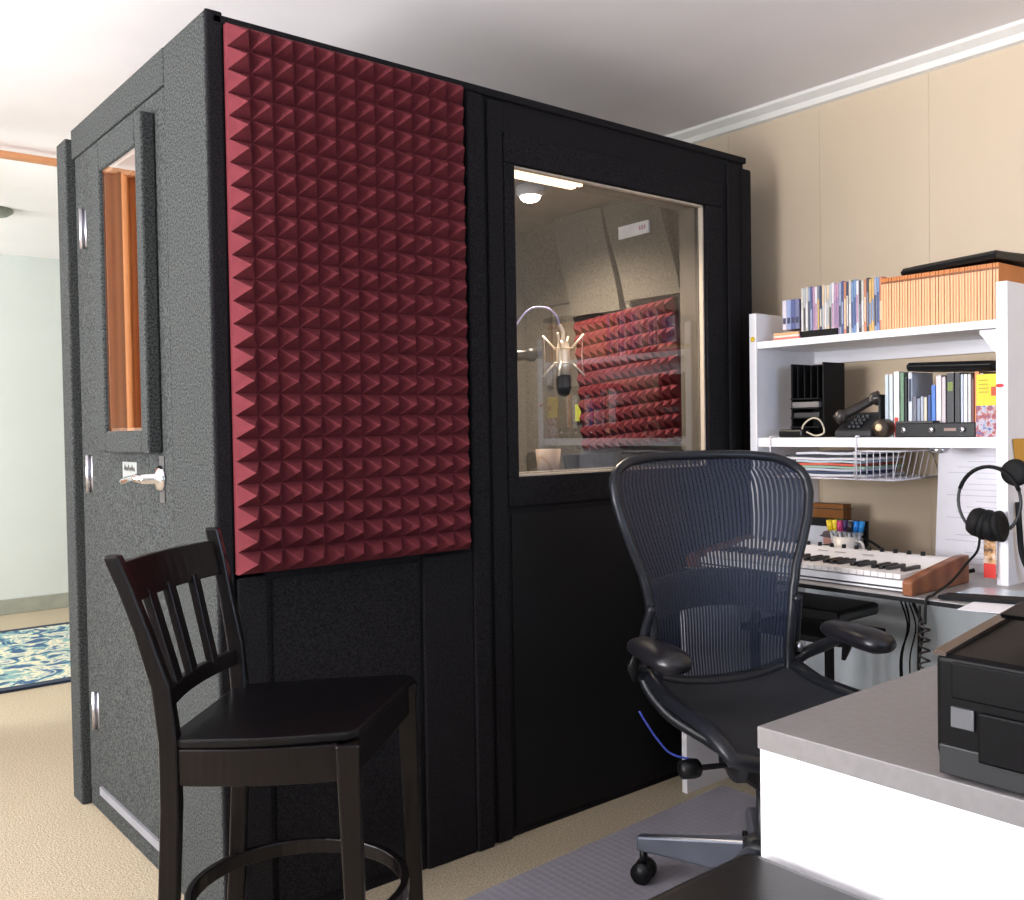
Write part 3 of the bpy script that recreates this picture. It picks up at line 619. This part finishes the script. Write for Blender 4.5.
# keep the box under the small books' row end, clear of the standing discs
MB().box(0, .004, -.068, .07, 0, .022).build('front_edge', BLACKM, t)
ny = 0; y = -.292-.0086*len(seq)-.003; idx = 0
MAGO = (232, 150, 70)
m_sp = ramp_mat('magazine_spine', 'noise', [(.3, (240, 196, 154)), (.7, (230, 164, 112))], (1, 60, 1), .5, 4, .4)
m_top = mat('magazine_orange', (206, 124, 58), .5)
m_dk = mat('magazine_dark_title', (120, 70, 40), .5)
def magazine(y):
    t = thing('magazine', 'orange-spined magazine in the long upright row on the top shelf', 'magazine', (1.86, y, TS if y > -.93 else 1.499), 0, 'orange-spined magazines on the top shelf')
    h = .158
    MB().box(0, .19, -.0038, .0038, 0, h).build('cover', m_top, t)
    MB().box(-.0008, 0, -.0034, .0034, .0, h-.018).build('spine', m_sp, t)
    MB().box(-.0009, 0, -.0030, .0030, h-.018, h-.012).build('spine_title', m_dk, t)
    MB().box(-.0007, 0, -.0036, .0036, h-.012, h).build('spine_head', m_top, t)
    return t
proto = magazine(y); y -= .0085; kids = list(proto.children)
def dup(root, loc):
    r = root.copy(); COL.objects.link(r); r.location = loc
    for c in root.children:
        q = c.copy(); COL.objects.link(q); q.parent = r
    return r
while y > -.925:
    rise = 0
    dup(proto, (1.86+random.uniform(-.0015, .0015), y, TS if y > -.93 else 1.499)); y -= .0085
lt = thing('closed_laptop', 'thin black laptop lying on top of the orange-spined magazines', 'laptop', (2.0, -.80, TS+.1605+.0), 0)
b = MB(); b.prism([(-.13, -.0), (.16, 0), (.165, .008), (.16, .022), (-.125, .018), (-.14, .008)], 1, -.148, .148); b.build('lid', BLACKP, lt, bevel=.005)
MB().box(-.10, .12, -.13, .13, .0205, .0225).build('lid_inset', DARKP, lt)
lt.rotation_euler = (math.radians(-1.5), 0, -.12); lt.location = (1.985, -.795, TS+.163); lt.scale = (1, 1, 1.25)
# ------------------------------------------------------------------ second shelf
SS = 1.1305
fo = thing('file_organizer', 'black slotted desk organizer standing at the left of the middle shelf', 'organizer', (1.95, -.268, SS))
fo.scale = (.62, .74, 1.05)
b = MB()
b.box(-.06, .14, -.10, -.092, 0, .235); b.box(-.06, .14, .062, .07, 0, .235); b.box(.13, .14, -.092, .062, 0, .235); b.box(-.06, .14, -.092, .062, 0, .008)
for k in range(4): b.box(-.06, .13, -.070+k*.034, -.066+k*.034, .12, .225)
b.build('body', BLACKM, fo, bevel=.001)
for z in (.03, .06, .09, .12): MB().box(-.085, .12, -.088, .06, z, z+.004).build('tray_shelf', BLACKP, fo)
MB().box(-.075, .1, -.08, .055, .095, .112).build('paper_stack', mat('dim_paper', (120, 116, 116), .8), fo)
MB().box(-.07, .1, -.08, .05, .064, .078).build('paper_stack', mat('dim_paper2', (60, 58, 60), .8), fo)
ad = thing('power_adapter', 'small flat black box with a white cord loop on the middle shelf', 'adapter', (1.87, -.26, SS))
MB().cbox((0, 0, .014), (.06, .09, .026)).build('body', BLACKP, ad, bevel=.006)
o = MB(True).tube(spline([(1.862, -.292, SS+.012), (1.862, -.297, SS+.04), (1.866, -.325, SS+.062), (1.868, -.355, SS+.055), (1.865, -.372, SS+.018), (1.86, -.345, SS+.006), (1.86, -.31, SS+.018)], 6), .003, 6).build('cord_loop', mat('ivory_cord', (190, 180, 160), .5)); tag(o, 'ivory cord looped in front of the black organizer', 'cord')
ph = thing('desk_telephone', 'black corded desk telephone tilted up beside the black organizer', 'telephone', (1.90, -.47, SS))
b = MB(); b.prism([(-.055, 0), (.07, 0), (.07, .075), (.05, .08), (-.055, .02)], 1, -.075, .05); b.build('base', DARKP, ph, bevel=.006)
b = MB(True); b.tube(spline([(-.05, .045, .055), (-.035, .03, .07), (-.01, -.0, .09), (.02, -.035, .115), (.03, -.06, .125)], 5), [.018]*3+[.022]*3+[.015]*10+[.022]*5, 12); b.build('handset', mat('brownish_black', (52, 45, 42), .35), ph)
b = MB(); b.box(-.01, .02, -.082, -.076, .0, .13); b.box(-.01, .02, -.082, -.055, .125, .132); b.build('cradle', BLACKP, ph)
b = MB()
for i in range(3):
    for j in range(4): b.cbox((-.045+.018*j, .0+.015*i-.03, .034+.0105*j), (.009, .010, .008))
b.build('keypad', DARKP, ph)
wb = thing('brass_gadget', 'small brass-fronted round gadget at the left end of the black device', 'gadget', (1.86, -.565, SS))
MB(True).lathe([(.024, 0), (.028, .01), (.028, .045), (.022, .055)], 18, Matrix.Translation((0, 0, .028)) @ Matrix.Rotation(PI/2, 4, 'Y')).build('case', mat('brass_dark', (62, 50, 40), .45, .2), wb)
MB(True).sphere((-.003, 0, .03), .012, 12, (.5, 1, 1)).build('dial', mat('ivory_dial', (225, 200, 160), .4), wb)
bks = [(.60, .012, .175, (196, 208, 216), 'pale blue-grey', None), (.614, .012, .175, (214, 222, 226), 'ice white', None), (.632, .018, .182, (232, 228, 226), 'white and red', (.0, .30, (196, 60, 50))), (.650, .012, .178, (108, 140, 112), 'sage green', None),
       (.662, .008, .165, (30, 30, 32), 'black narrow', None), (.676, .013, .178, (200, 204, 212), 'silver grey', (.55, .9, (50, 58, 84))), (.690, .012, .11, (112, 112, 126), 'short slate', None), (.702, .010, .105, (140, 150, 170), 'short blue-grey', None), (.713, .010, .11, (170, 176, 190), 'short pale', None),
       (.7235, .009, .108, (220, 205, 180), 'short cream', None), (.735, .010, .112, (44, 70, 130), 'short navy', None), (.748, .013, .14, (70, 120, 200), 'bright blue', None), (.764, .016, .165, (222, 210, 210), 'off-white', None), (.779, .012, .16, (200, 190, 194), 'greyish pink', None),
       (.799, .022, .17, (48, 48, 52), 'thick charcoal', (.72, .86, (120, 140, 60))), (.820, .016, .17, (30, 30, 36), 'black', None), (.833, .008, .165, (188, 198, 214), 'thin pale blue', None), (.843, .011, .165, (226, 228, 234), 'bright white', None), (.8545, .010, .165, (206, 206, 208), 'light grey', None), (.864, .008, .15, (110, 50, 50), 'maroon', None), (.876, .014, .17, (222, 130, 70), 'orange', None), (.889, .010, .165, (234, 210, 190), 'pale peach', None)]
for yb, th, h, rgb, nm, band in bks:
    case('book', -yb+.035, th-.001, h*1.10, .13, 1.905, SS, rgb, '%s book standing in the row on the middle shelf' % nm, 'book', 'books on the middle shelf', band, True)
yl = thing('yellow_booklet', 'bright yellow booklet facing out at the right end of the middle shelf', 'booklet', (1.856, -.893, SS))
MB().box(0, .006, -.031, .031, .045, .176).build('cover', mat('bright_yellow', (240, 208, 30), .5), yl)
MB().box(-.001, 0, -.028, -.010, .115, .14).build('red_stamp', mat('stamp_red', (200, 84, 50), .6), yl)
b = MB()
for k in range(4): b.box(-.001, 0, -.002, .024, .158-.011*k, .160-.011*k)
b.build('printed_line', mat('olive_print', (150, 130, 40), .6), yl)
pc = thing('photo_card', 'small colourful photo card below the yellow booklet', 'card', (1.852, -.893, SS))
MB().box(0, .003, -.031, .031, .0, .088).build('card', ramp_mat('mosaic_print', 'noise', [(.3, (60, 80, 150)), (.45, (190, 190, 205)), (.55, (170, 80, 60)), (.7, (80, 110, 170))], (1, 1, 1), .5, 60), pc)
dv = thing('rackmount_device', 'long low black device with small silver knobs on the middle shelf', 'audio device', (1.862, -.745, SS))
MB().box(-.008, .035, -.115, .125, 0, .042).build('case', BLACKP, dv, bevel=.003)
for yk in (.095, .01, -.08): MB(True).lathe([(.008, 0), (.0075, .01), (.004, .011)], 14, Matrix.Translation((-.008, yk, .022)) @ Matrix.Rotation(-PI/2, 4, 'Y')).build('knob', CHROME, dv)
MB().box(-.0088, -.008, -.06, -.025, .018, .026).build('display', mat('dim_display', (140, 110, 100), .4), dv)
MB().box(-.005, .035, .01, .125, .042, .048).build('lid_ridge', DARKP, dv)
ft = thing('closed_tablet', 'flat black folding case lying across the tops of the books', 'case', (1.93, -.775, SS+.1775))
b = MB(); b.prism([(-.05, .006), (-.045, 0), (.10, 0), (.10, .026), (-.04, .026), (-.055, .016)], 1, -.125, .125); b.build('shell', BLACKP, ft, bevel=.003)
ft.rotation_euler = (math.radians(2), 0, .0); ft.location = (1.93, -.768, SS+.194)
# ------------------------------------------------------------------ wire basket under the shelf
wb = thing('wire_basket', 'white wire under-shelf basket hanging below the middle shelf', 'basket', (1.95, -.40, 1.0))
WW = mat('white_wire', (215, 212, 218), .4)
BO = Vector((1.95, -.40, 1.0))
def wv(p): return Vector(p)-BO
b = MB(True)
y0, y1, x0, x1, zb, zt = -.17, -.62, 1.84, 2.14, 1.0, 1.088
for k in range(22):
    yy = y0+(y1-y0)*k/21
    b.tube([wv((x0, yy, zb)), wv((x1, yy, zb))], .0014, 5)
    if k > 14: b.tube([wv((x0, yy, zb)), wv((x0-.004, yy-.004, zt))], .0014, 5)
for k in range(9):
    xx = x0+(x1-x0)*k/8; b.tube([wv((xx, y0, zb)), wv((xx, y1, zb)), wv((xx, y1-.02, zt))], .0014, 5); 
b.build('wire_grid', WW, wb)
b = MB(True)
b.tube([wv((x0, y0, zb)), wv((x0, y1, zb)), wv((x1, y1, zb)), wv((x1, y0, zb))], .0026, 6, close=True)
b.tube([wv((x0-.004, -.5, zt)), wv((x0-.004, y1-.02, zt)), wv((x1, y1-.02, zt))], .0026, 6)
b.build('rim', WW, wb)
for yy in (-.19, -.505):
    MB(True).tube([wv((2.1, yy, 1.1335)), wv((1.829, yy, 1.1335)), wv((1.829, yy, 1.1)), wv((1.838, yy+.004, 1.0))], .003, 6).build('hanger', WW, wb)
cols = [((232, 230, 236), 'white folded sheets'), ((60, 64, 70), 'dark folder'), ((222, 218, 226), 'pale sheets'), ((176, 190, 200), 'bluish leaflet'), ((206, 92, 76), 'red-edged leaflet'), ((150, 180, 160), 'green leaflet'), ((186, 190, 206), 'lavender leaflet'), ((58, 70, 96), 'navy folder'), ((206, 206, 216), 'grey leaflet')]
zz = 1.003
for i, (c, nm) in enumerate(reversed(cols)):
    th = .0088
    b = MB(); n = 10; wl_ = .29-.03*(i % 3); rows = []
    for j in range(n+1):
        yv = -wl_/2+wl_*j/n; rows.append([(-.10, yv, .0010*math.sin(j*.9+i)), (.14, yv, .0014*math.sin(j*.9+i+1))])
    o = b.grid(rows).build('paper_stack', mat('sheet_%d' % i, c, .7), solid=th*.8); o.location = (1.955, -.375+.015*math.sin(i*2.1), zz+.006); zz += th
    tag(o, '%s in the pile inside the white wire basket' % nm, 'papers', 'papers in the wire basket')
# ------------------------------------------------------------------ music keyboard
KO = (1.53, -.134, DZ)
kb = thing('music_keyboard', 'white music keyboard controller with wooden end cheeks on the desk', 'keyboard', KO)
def kbx(x0, x1, y0, y1, z0, z1): return MB().box(x0, x1, y0, y1, z0, z1)
kL = -.698
b = MB(); b.prism([(.0, .004), (.275, .004), (.275, .085), (.235, .085), (.14, .062), (.14, .05), (.0, .04)], 1, kL, 0); b.build('body', WHITE, kb, bevel=.003)
kw = MB(); yk = -.035; wn = 0; key = []
npw = 30; pitch = (abs(kL)-.05)/npw
for i in range(npw):
    y1_ = -.03-i*pitch; MB().box(-.004, .135, y1_-pitch+.001, y1_-.0005, .045, .062).build('white_key', mat('ivory_key', (232, 226, 224), .3), kb, bevel=.001, seg=1)
for i in range(npw-1):
    if (i % 7) in (2, 6): continue
    y1_ = -.03-(i+1)*pitch; MB().box(.045, .134, y1_-.0062, y1_+.0062, .062, .074).build('black_key', mat('ebony_key', (18, 16, 18), .3), kb, bevel=.0015, seg=1)
for ya, yb2 in ((kL-.028, kL), (0, .028)):
    b = MB(); b.prism([(-.035, -.0), (.285, 0), (.285, .098), (.24, .098), (.06, .07), (-.03, .052), (-.038, .045)], 1, ya, yb2); b.build('wood_cheek', WOODK, kb, bevel=.005)
for i in range(14):
    MB(True).lathe([(.007, 0), (.006, .014)], 12, Matrix.Translation((.255, -.06-.042*i, .085))).build('knob', BLACKP, kb)
b = MB()
for q in (-.30, -.36, -.45): b.box(.195, .199, q-.035, q, .0785, .0792)
b.build('panel_lettering', DARKP, kb)
MB().box(-.001, -.0, kL+.005, -.005, .012, .018).build('front_groove', DARKP, kb)
kb.scale = (1, 1, .8)
# things behind the keyboard
wbx = thing('wooden_box', 'brown wooden box standing behind the framed photo', 'box', (2.06, -.325, DZ))
MB().box(-.03, .02, -.012, .12, 0, .178).build('box_body', ramp_mat('brown_box_wood', 'wave', [(0, (110, 66, 24)), (1, (138, 86, 34))], (1, 1, 1), .5, 14), wbx, bevel=.002)
MB().box(-.032, .022, -.014, .122, .16, .163).build('lid_seam', DARKP, wbx)
pf = thing('framed_photo', 'black framed photo of a person in a hat behind the keyboard', 'framed photo', (1.985, -.335, DZ))
b = MB(); b.box(0, .012, -.115, .13, 0, .014); b.box(0, .012, -.115, .13, .115, .145); b.box(0, .012, -.115, -.10, .014, .115); b.box(0, .012, .115, .13, .014, .115); b.build('frame', BLACKP, pf, bevel=.002)
pr_ = MB().box(.005, .009, -.10, .115, .014, .115).build('print', mat('photo_grey', (205, 206, 212), .5), pf)
def flatdisc(cy, cz, ry, rz, x, nm, m):
    b = MB(); n = 20; b.prism([(cy+ry*math.cos(2*PI*k/n), cz+rz*math.sin(2*PI*k/n)) for k in range(n)], 0, x-.0008, x); b.build(nm, m, pr_)
flatdisc(.03, .066, .020, .026, .005, 'face', mat('photo_skin', (190, 140, 125), .6))
flatdisc(.03, .087, .022, .013, .0042, 'hat', mat('photo_hat', (96, 82, 84), .6)); flatdisc(.026, .080, .036, .006, .0036, 'hat_brim', mat('photo_brim', (80, 70, 74), .6)); flatdisc(.024, .032, .05, .018, .0042, 'jacket', mat('photo_jacket', (30, 30, 36), .6))
mg = thing('pen_mug', 'white mug holding coloured pens behind the keyboard', 'mug', (1.93, -.405, DZ))
MB(True).lathe([(.034, 0), (.037, .01), (.038, .10), (.034, .10), (.033, .012)], 24).build('cup', mat('mug_ceramic', (215, 206, 198), .3), mg)
MB(True).tube(spline([(0, -.036, .085), (0, -.058, .08), (0, -.062, .05), (0, -.036, .03)], 6), .005, 8).build('handle', mat('mug_ceramic', (215, 206, 198), .3), mg)
PC = [((236, 204, 40), 'yellow'), ((244, 222, 60), 'light yellow'), ((40, 160, 70), 'green'), ((190, 60, 110), 'pink'), ((60, 40, 90), 'purple'), ((225, 225, 232), 'white'), ((30, 30, 40), 'black'), ((30, 120, 205), 'blue'), ((50, 150, 220), 'sky blue')]
for k, (c, nm) in enumerate(PC):
    yo = .026-.0065*k; xo = .012*((k % 3)-1)
    p = thing('marker_pen', '%s capped marker pen standing in the white mug' % nm, 'pen', (1.93+xo, -.405+yo, DZ+.012), 0, 'coloured pens in the mug')
    tip = Vector((0, (yo)*.75, .105)); MB(True).cyl((0, 0, 0), tip, .0045, 10).build('barrel', mat('pen_grey', (170, 170, 178), .4), p); MB(True).cyl(tip, tip*1.38, .0105, 10, .009).build('cap', mat('pen_'+nm.replace(' ', '_'), c, .35), p)
pf.scale = (1, 1, .92); mg.scale = (1, 1, .86)
for o in COL.objects:
    if o.name.startswith('marker_pen'): o.scale = (1, 1, .86)
# papers, cables on the desk
sm = thing('printed_sheet', 'tall white printed sheet leaning on the wall behind the headphones', 'sheet', (2.04, -.80, DZ))
b = MB(); b.grid([[(.03*(i/8)-.035, yv, .38*i/8+.001) for yv in (-.115, 0, .135)] for i in range(9)]); b.build('page', PAPER, sm, solid=.0012)
b = MB()
for k in range(20): b.box(-.0098, -.0085, -.075, .105-.03*(k % 4), 0, .0018, Matrix.Translation((.03*(.06+.045*k)-.0265, 0, .38*(.06+.045*k))))
b.build('printed_lines', mat('print_grey', (196, 198, 208), .8), sm)
o = MB().cbox((0, 0, 0), (.008, .03, .06)).build('address_label', mat('label_grey', (190, 190, 200), .7)); 
o.location = (2.05, -.745, DZ+.09); tag(o, 'small grey printed block stuck on the tall white sheet', 'label')
def cable(name, pts, r, m, label, n=6): 
    o = MB(True).tube(spline(pts, n), r, 7).build(name, m); tag(o, label, 'cable'); return o
cable('desk_cable', [(1.97, -.44, DZ+.085), (1.98, -.50, DZ+.05), (1.97, -.56, DZ+.012), (1.96, -.63, DZ+.006), (1.95, -.70, DZ+.012), (1.97, -.72, DZ+.03), (2.0, -.67, DZ+.035), (1.98, -.62, DZ+.02), (1.93, -.66, DZ+.006), (1.92, -.71, DZ+.008)], .0042, BLACKM, 'black cable tangled on the desk between mug and printed sheet')
cable('thin_wire', [(2.19, -.56, 1.09), (2.188, -.60, .95), (2.18, -.605, DZ+.01)], .0012, BLACKM, 'thin dark wire hanging straight down the wall below the basket')
cable('thin_wire', [(2.19, -.585, 1.09), (2.185, -.66, .92), (2.17, -.70, DZ+.04)], .0012, BLACKM, 'thin dark wire slanting down the wall towards the printed sheet')
for k, (ya, yb3, r) in enumerate(((-.528, -.535, .003), (-.545, -.53, .003), (-.556, -.562, .0025), (-.568, -.592, .0055))):
    cable('hanging_cable', [(2.06, ya, DZ-.03), (2.06, ya+.012, .62), (2.06, (ya+yb3)/2-.014, .52), (2.06, yb3+.01, .40), (2.06, yb3, .2), (2.05, yb3, .01)], r, BLACKM, ['black cable hanging under the desk, leftmost of the four', 'black cable hanging under the desk, second from the left', 'black cable hanging under the desk, third from the left', 'thick black cable hanging under the desk, nearest the coiled cord'][k])
# headphones hanging on the hutch upright
hp = thing('headphones', 'black studio headphones hanging from a round black hook on the hutch upright', 'headphones', (1.80, -.92, .955))
arc = []
for k in range(25):
    a = math.radians(35+290*k/24)-PI/2
    arc.append(Vector((-.004, -.082*math.sin(a-PI/2+PI/2)*1.0, .085*math.cos(a)*-1+.02)))
# headband: open ring around the upright, gap at the bottom
arc = [Vector((0, .084*math.sin(a), .095*math.cos(a))) for a in [math.radians(-140+280*k/28) for k in range(29)]]
MB(True).tube(arc[7:22], .0088, 10, flat=.6).build('headband', BLACKM, hp)
MB(True).tube(arc[21:], .0045, 8).build('slider', DARKP, hp); MB(True).tube(arc[:8], .0045, 8).build('slider', DARKP, hp)
for k, (yc, zc, tl) in enumerate(((.019, -.060, .25), (-.018, -.068, -.12))):
    mt = Matrix.Translation((-.01, yc, zc)) @ Matrix.Rotation(tl, 4, 'X') @ Matrix.Rotation(PI/2, 4, 'X')
    e_ = MB(True).lathe([(.018, -.030), (.034, -.024), (.040, -.012), (.040, .004), (.036, .008)], 24, mt).build('ear_cup', BLACKM, hp)
    MB(True).lathe([(.036, .006), (.042, .010), (.043, .020), (.034, .026), (.02, .02)], 24, mt @ (Matrix.Identity(4) if k else Matrix.Identity(4))).build('ear_pad', BLACKM, e_)
hk = thing('wall_hook', 'round black hook disc on the hutch upright above the headphones', 'hook', (1.82, -.985, 1.035))
MB(True).lathe([(.034, 0), (.037, .006), (.035, .016), (.02, .02)], 28, Matrix.Rotation(-PI/2, 4, 'Y')).build('disc', BLACKM, hk)
MB().box(.0, .03, -.006, .027, -.01, .01).build('clamp', BLACKP, hk)
pts = [(1.79, -.90, .86), (1.775, -.90, .82), (1.73, -.893, .79), (1.64, -.893, .75), (1.53, -.90, .729), (1.480, -.905, .722), (1.474, -.905, .66)]
cable('headphone_cord', pts, .0035, BLACKM, 'black cord running from the headphones across the keyboard cheek to the desk edge')
coil = []
for k in range(220):
    a = k*2*PI/16; z = .67-.36*k/219; coil.append(Vector((1.465+.010*math.cos(a), -.908+.012*math.sin(a), z)))
o = MB(True).tube(coil, .003, 6).build('coiled_cord', mat('cord_brown_black', (44, 38, 38), .4)); tag(o, 'dark coiled cord dangling from the desk edge', 'cable')
cable('side_cord', [(1.48, -.888, .705), (1.478, -.885, .60), (1.48, -.883, .45), (1.48, -.890, .30)], .003, BLACKM, 'thin straight cord dangling just left of the coiled one')
sk = thing('sticker_strip', 'narrow red and floral paper strip taped to the hutch upright', 'strip', (1.81, -.915, DZ+.02))
MB().box(0, .002, -.018, .014, .03, .16).build('floral_print', ramp_mat('floral_print', 'noise', [(.35, (226, 210, 196)), (.5, (210, 160, 110)), (.62, (70, 50, 48)), (.7, (226, 190, 140))], (1, 1, 1), .6, 45), sk)
MB().box(-.0005, .0025, -.018, .014, .0, .04).build('red_block', mat('red_block', (214, 44, 36), .5), sk)
# sheets and clutter at the right end of the desk
def sheet(name, pts, z, m, label, cat='paper'):
    b = MB(); b.prism(pts, 2, z, z+.0015); o = b.build(name, m); tag(o, label, cat)
sheet('paper_sheet', [(1.405, -1.02), (1.62, -.99), (1.70, -1.16), (1.46, -1.24)], DZ+.0006, PAPER, 'white sheet of paper hanging over the front edge of the desk')
b = MB(); b.prism([(1.50, -.925), (1.56, -.925), (1.63, -1.09), (1.56, -1.10)], 2, DZ+.003, DZ+.012); o = b.build('clipboard_bar', BLACKM); tag(o, 'flat black strip lying across the white paper on the desk', 'strip')
b = MB(); b.prism([(1.59, -.93), (1.70, -.93), (1.73, -1.08), (1.60, -1.08)], 2, DZ+.003, DZ+.010); o = b.build('plastic_sleeve', mat('pale_blue_sleeve', (176, 190, 204), .2)); tag(o, 'pale blue plastic sleeve on the desk below the hutch upright', 'sleeve')
o = MB(True).lathe([(.01, 0), (.013, .004), (.013, .02), (.008, .024)], 14).build('blue_cap', mat('blue_plastic', (40, 110, 160), .4)); o.location = (1.60, -1.115, DZ+.001); tag(o, 'small blue plastic cap on the desk at the photo edge', 'cap')
o = MB(True).sphere((0, 0, .012), .016, 12, (1.3, 1, .7)).build('orange_trinket', mat('salmon_plastic', (220, 140, 110), .5)); o.location = (1.90, -.755, DZ+.0); tag(o, 'small salmon trinket on the desk in front of the printed sheet', 'trinket')
cable('adapter_cable', [(1.90, -.70, DZ+.01), (1.91, -.735, DZ+.02), (1.90, -.79, DZ+.012), (1.91, -.83, DZ+.022)], .006, BLACKM, 'short thick black cable beside the salmon trinket')
o = thing('yellow_folder', 'mustard yellow card taped to the outer side of the hutch upright', 'card', (1.90, -.9595, 1.08))
b = MB(); b.prism([(-.045, .045), (.06, .045), (.06, -.09), (.0, -.07), (-.03, -.02)], 1, -.0015, .0); b.build('cover', mat('mustard_card', (214, 156, 52), .6), o)
o = MB(True).sphere((1.829, -.938, 1.272), .007, 10, (.3, 1.6, .8)).build('red_dot', mat('red_dot', (206, 60, 66), .6)); tag(o, 'tiny red sticker on the front edge of the right hutch upright', 'sticker')
cable('wall_cable', [(1.87, -.968, .95), (1.86, -.975, .88), (1.87, -.98, .80), (1.88, -1.01, .742), (1.88, -1.08, .732)], .008, BLACKM, 'thick black cable curving beside the hutch upright at the photo edge')
# black equipment under the desk
eq = thing('equipment_case', 'black equipment shelf under the desk behind the chair arm', 'equipment', (1.80, -.55, 0))
MB().box(-.12, .12, .02, .36, .57, .61).build('upper_unit', BLACKP, eq, bevel=.012)
MB().box(-.14, .12, -.0, .36, .51, .53).build('lower_unit', BLACKM, eq, bevel=.004)
b = MB()
for xx in (-.10, .09):
    for yy in (.18, .33): b.box(xx, xx+.025, yy, yy+.02, 0, .57)
b.build('frame', BLACKM, eq)
# ------------------------------------------------------------------ counter with printer
ct = thing('counter', 'white-sided counter with a grey laminate top in the near right corner', 'counter', (.85, -1.7, 0))
CO = (.85, -1.7, 0)
wbox(CO, .30, 1.42, -2.25, -1.25, .697, .73).build('worktop', mat('grey_laminate', (124, 120, 120), .42, var=.05, scale=90), ct, bevel=.0015)
wbox(CO, .303, .335, -2.24, -1.253, 0, .697).build('side_panel', MELA, ct)
wbox(CO, 1.38, 1.41, -2.24, -1.253, 0, .697).build('side_panel', MELA, ct)
wbox(CO, .335, 1.38, -2.24, -2.22, 0, .697).build('back_panel', MELA, ct)
PO = (.308, -1.516, .73)
pt = thing('printer', 'black inkjet printer standing on the grey counter top', 'printer', PO)
b = MB(); b.prism([(.012, .004), (.36, .004), (.36, .182), (.24, .172), (.10, .157), (.0, .148), (.0, .03)], 1, -.45, 0); b.build('body', PRB, pt, bevel=.008, seg=3)
MB().box(-.004, .0, -.42, -.022, .098, .142).build('upper_front', PRB, pt, bevel=.002)
MB().box(-.006, .0, -.42, -.055, .028, .088).build('paper_door', PRB, pt, bevel=.003)
MB().box(-.0045, .0, -.05, -.022, .064, .088).build('card_slot', mat('printer_grey', (84, 84, 88), .4), pt)
MB().box(-.0035, .004, -.44, -.006, .004, .040).build('lower_tray', mat('smoke_plastic', (36, 36, 38), .4, spec=.3), pt, bevel=.002)
MB().box(-.0065, -.003, -.145, -.125, .108, .128).build('button', STEEL, pt)
b = MB(); b.prism([(.0, .146), (.10, .155), (.24, .170), (.34, .178), (.34, .186), (.24, .177), (.10, .162), (.0, .151)], 1, -.014, .002); b.build('side_rim', mat('brown_reflection', (66, 54, 48), .25), pt)  # brown rim colour paints a warm reflection on the black printer
b = MB(); b.prism([(.06, .19), (.30, .22), (.30, .226), (.055, .196)], 1, -.40, -.055); b.build('output_flap', PRB, pt, bevel=.002)
bn = thing('bench', 'black upholstered bench top pushed against the white counter side', 'bench', (.05, -1.6, 0))
MB().box(-.42, .238, -.42, .362, .47, .556).build('seat_pad', mat('black_leather', (15, 13, 14), .3, var=.06, bump=.04, bscale=160, spec=.3), bn, bevel=.03, seg=5)
for xx in (-.36, .17):
    for yy in (-.36, .28): MB().box(xx, xx+.04, yy, yy+.04, 0, .475).build('leg', WOODB, bn)
pt.scale = (1, 1, 1.04)
# stand-in cabinet outside the frame, added for a beige reflection in the booth glass
tc_ = thing('standin_cabinet', 'beige stand-in cabinet added out of view for the booth glass reflection', 'cabinet', (2.0, -2.5, 0))
MB().box(-.2, .19, -.4, .45, 0, 1.65).build('body', mat('beige_cabinet', (190, 168, 140), .6), tc_, bevel=.004)
for q in (0, 1): MB().box(-.212, -.2, -.39+.425*q, .015+.425*q, .05, 1.62).build('door', mat('beige_cabinet', (190, 168, 140), .6), tc_, bevel=.003)
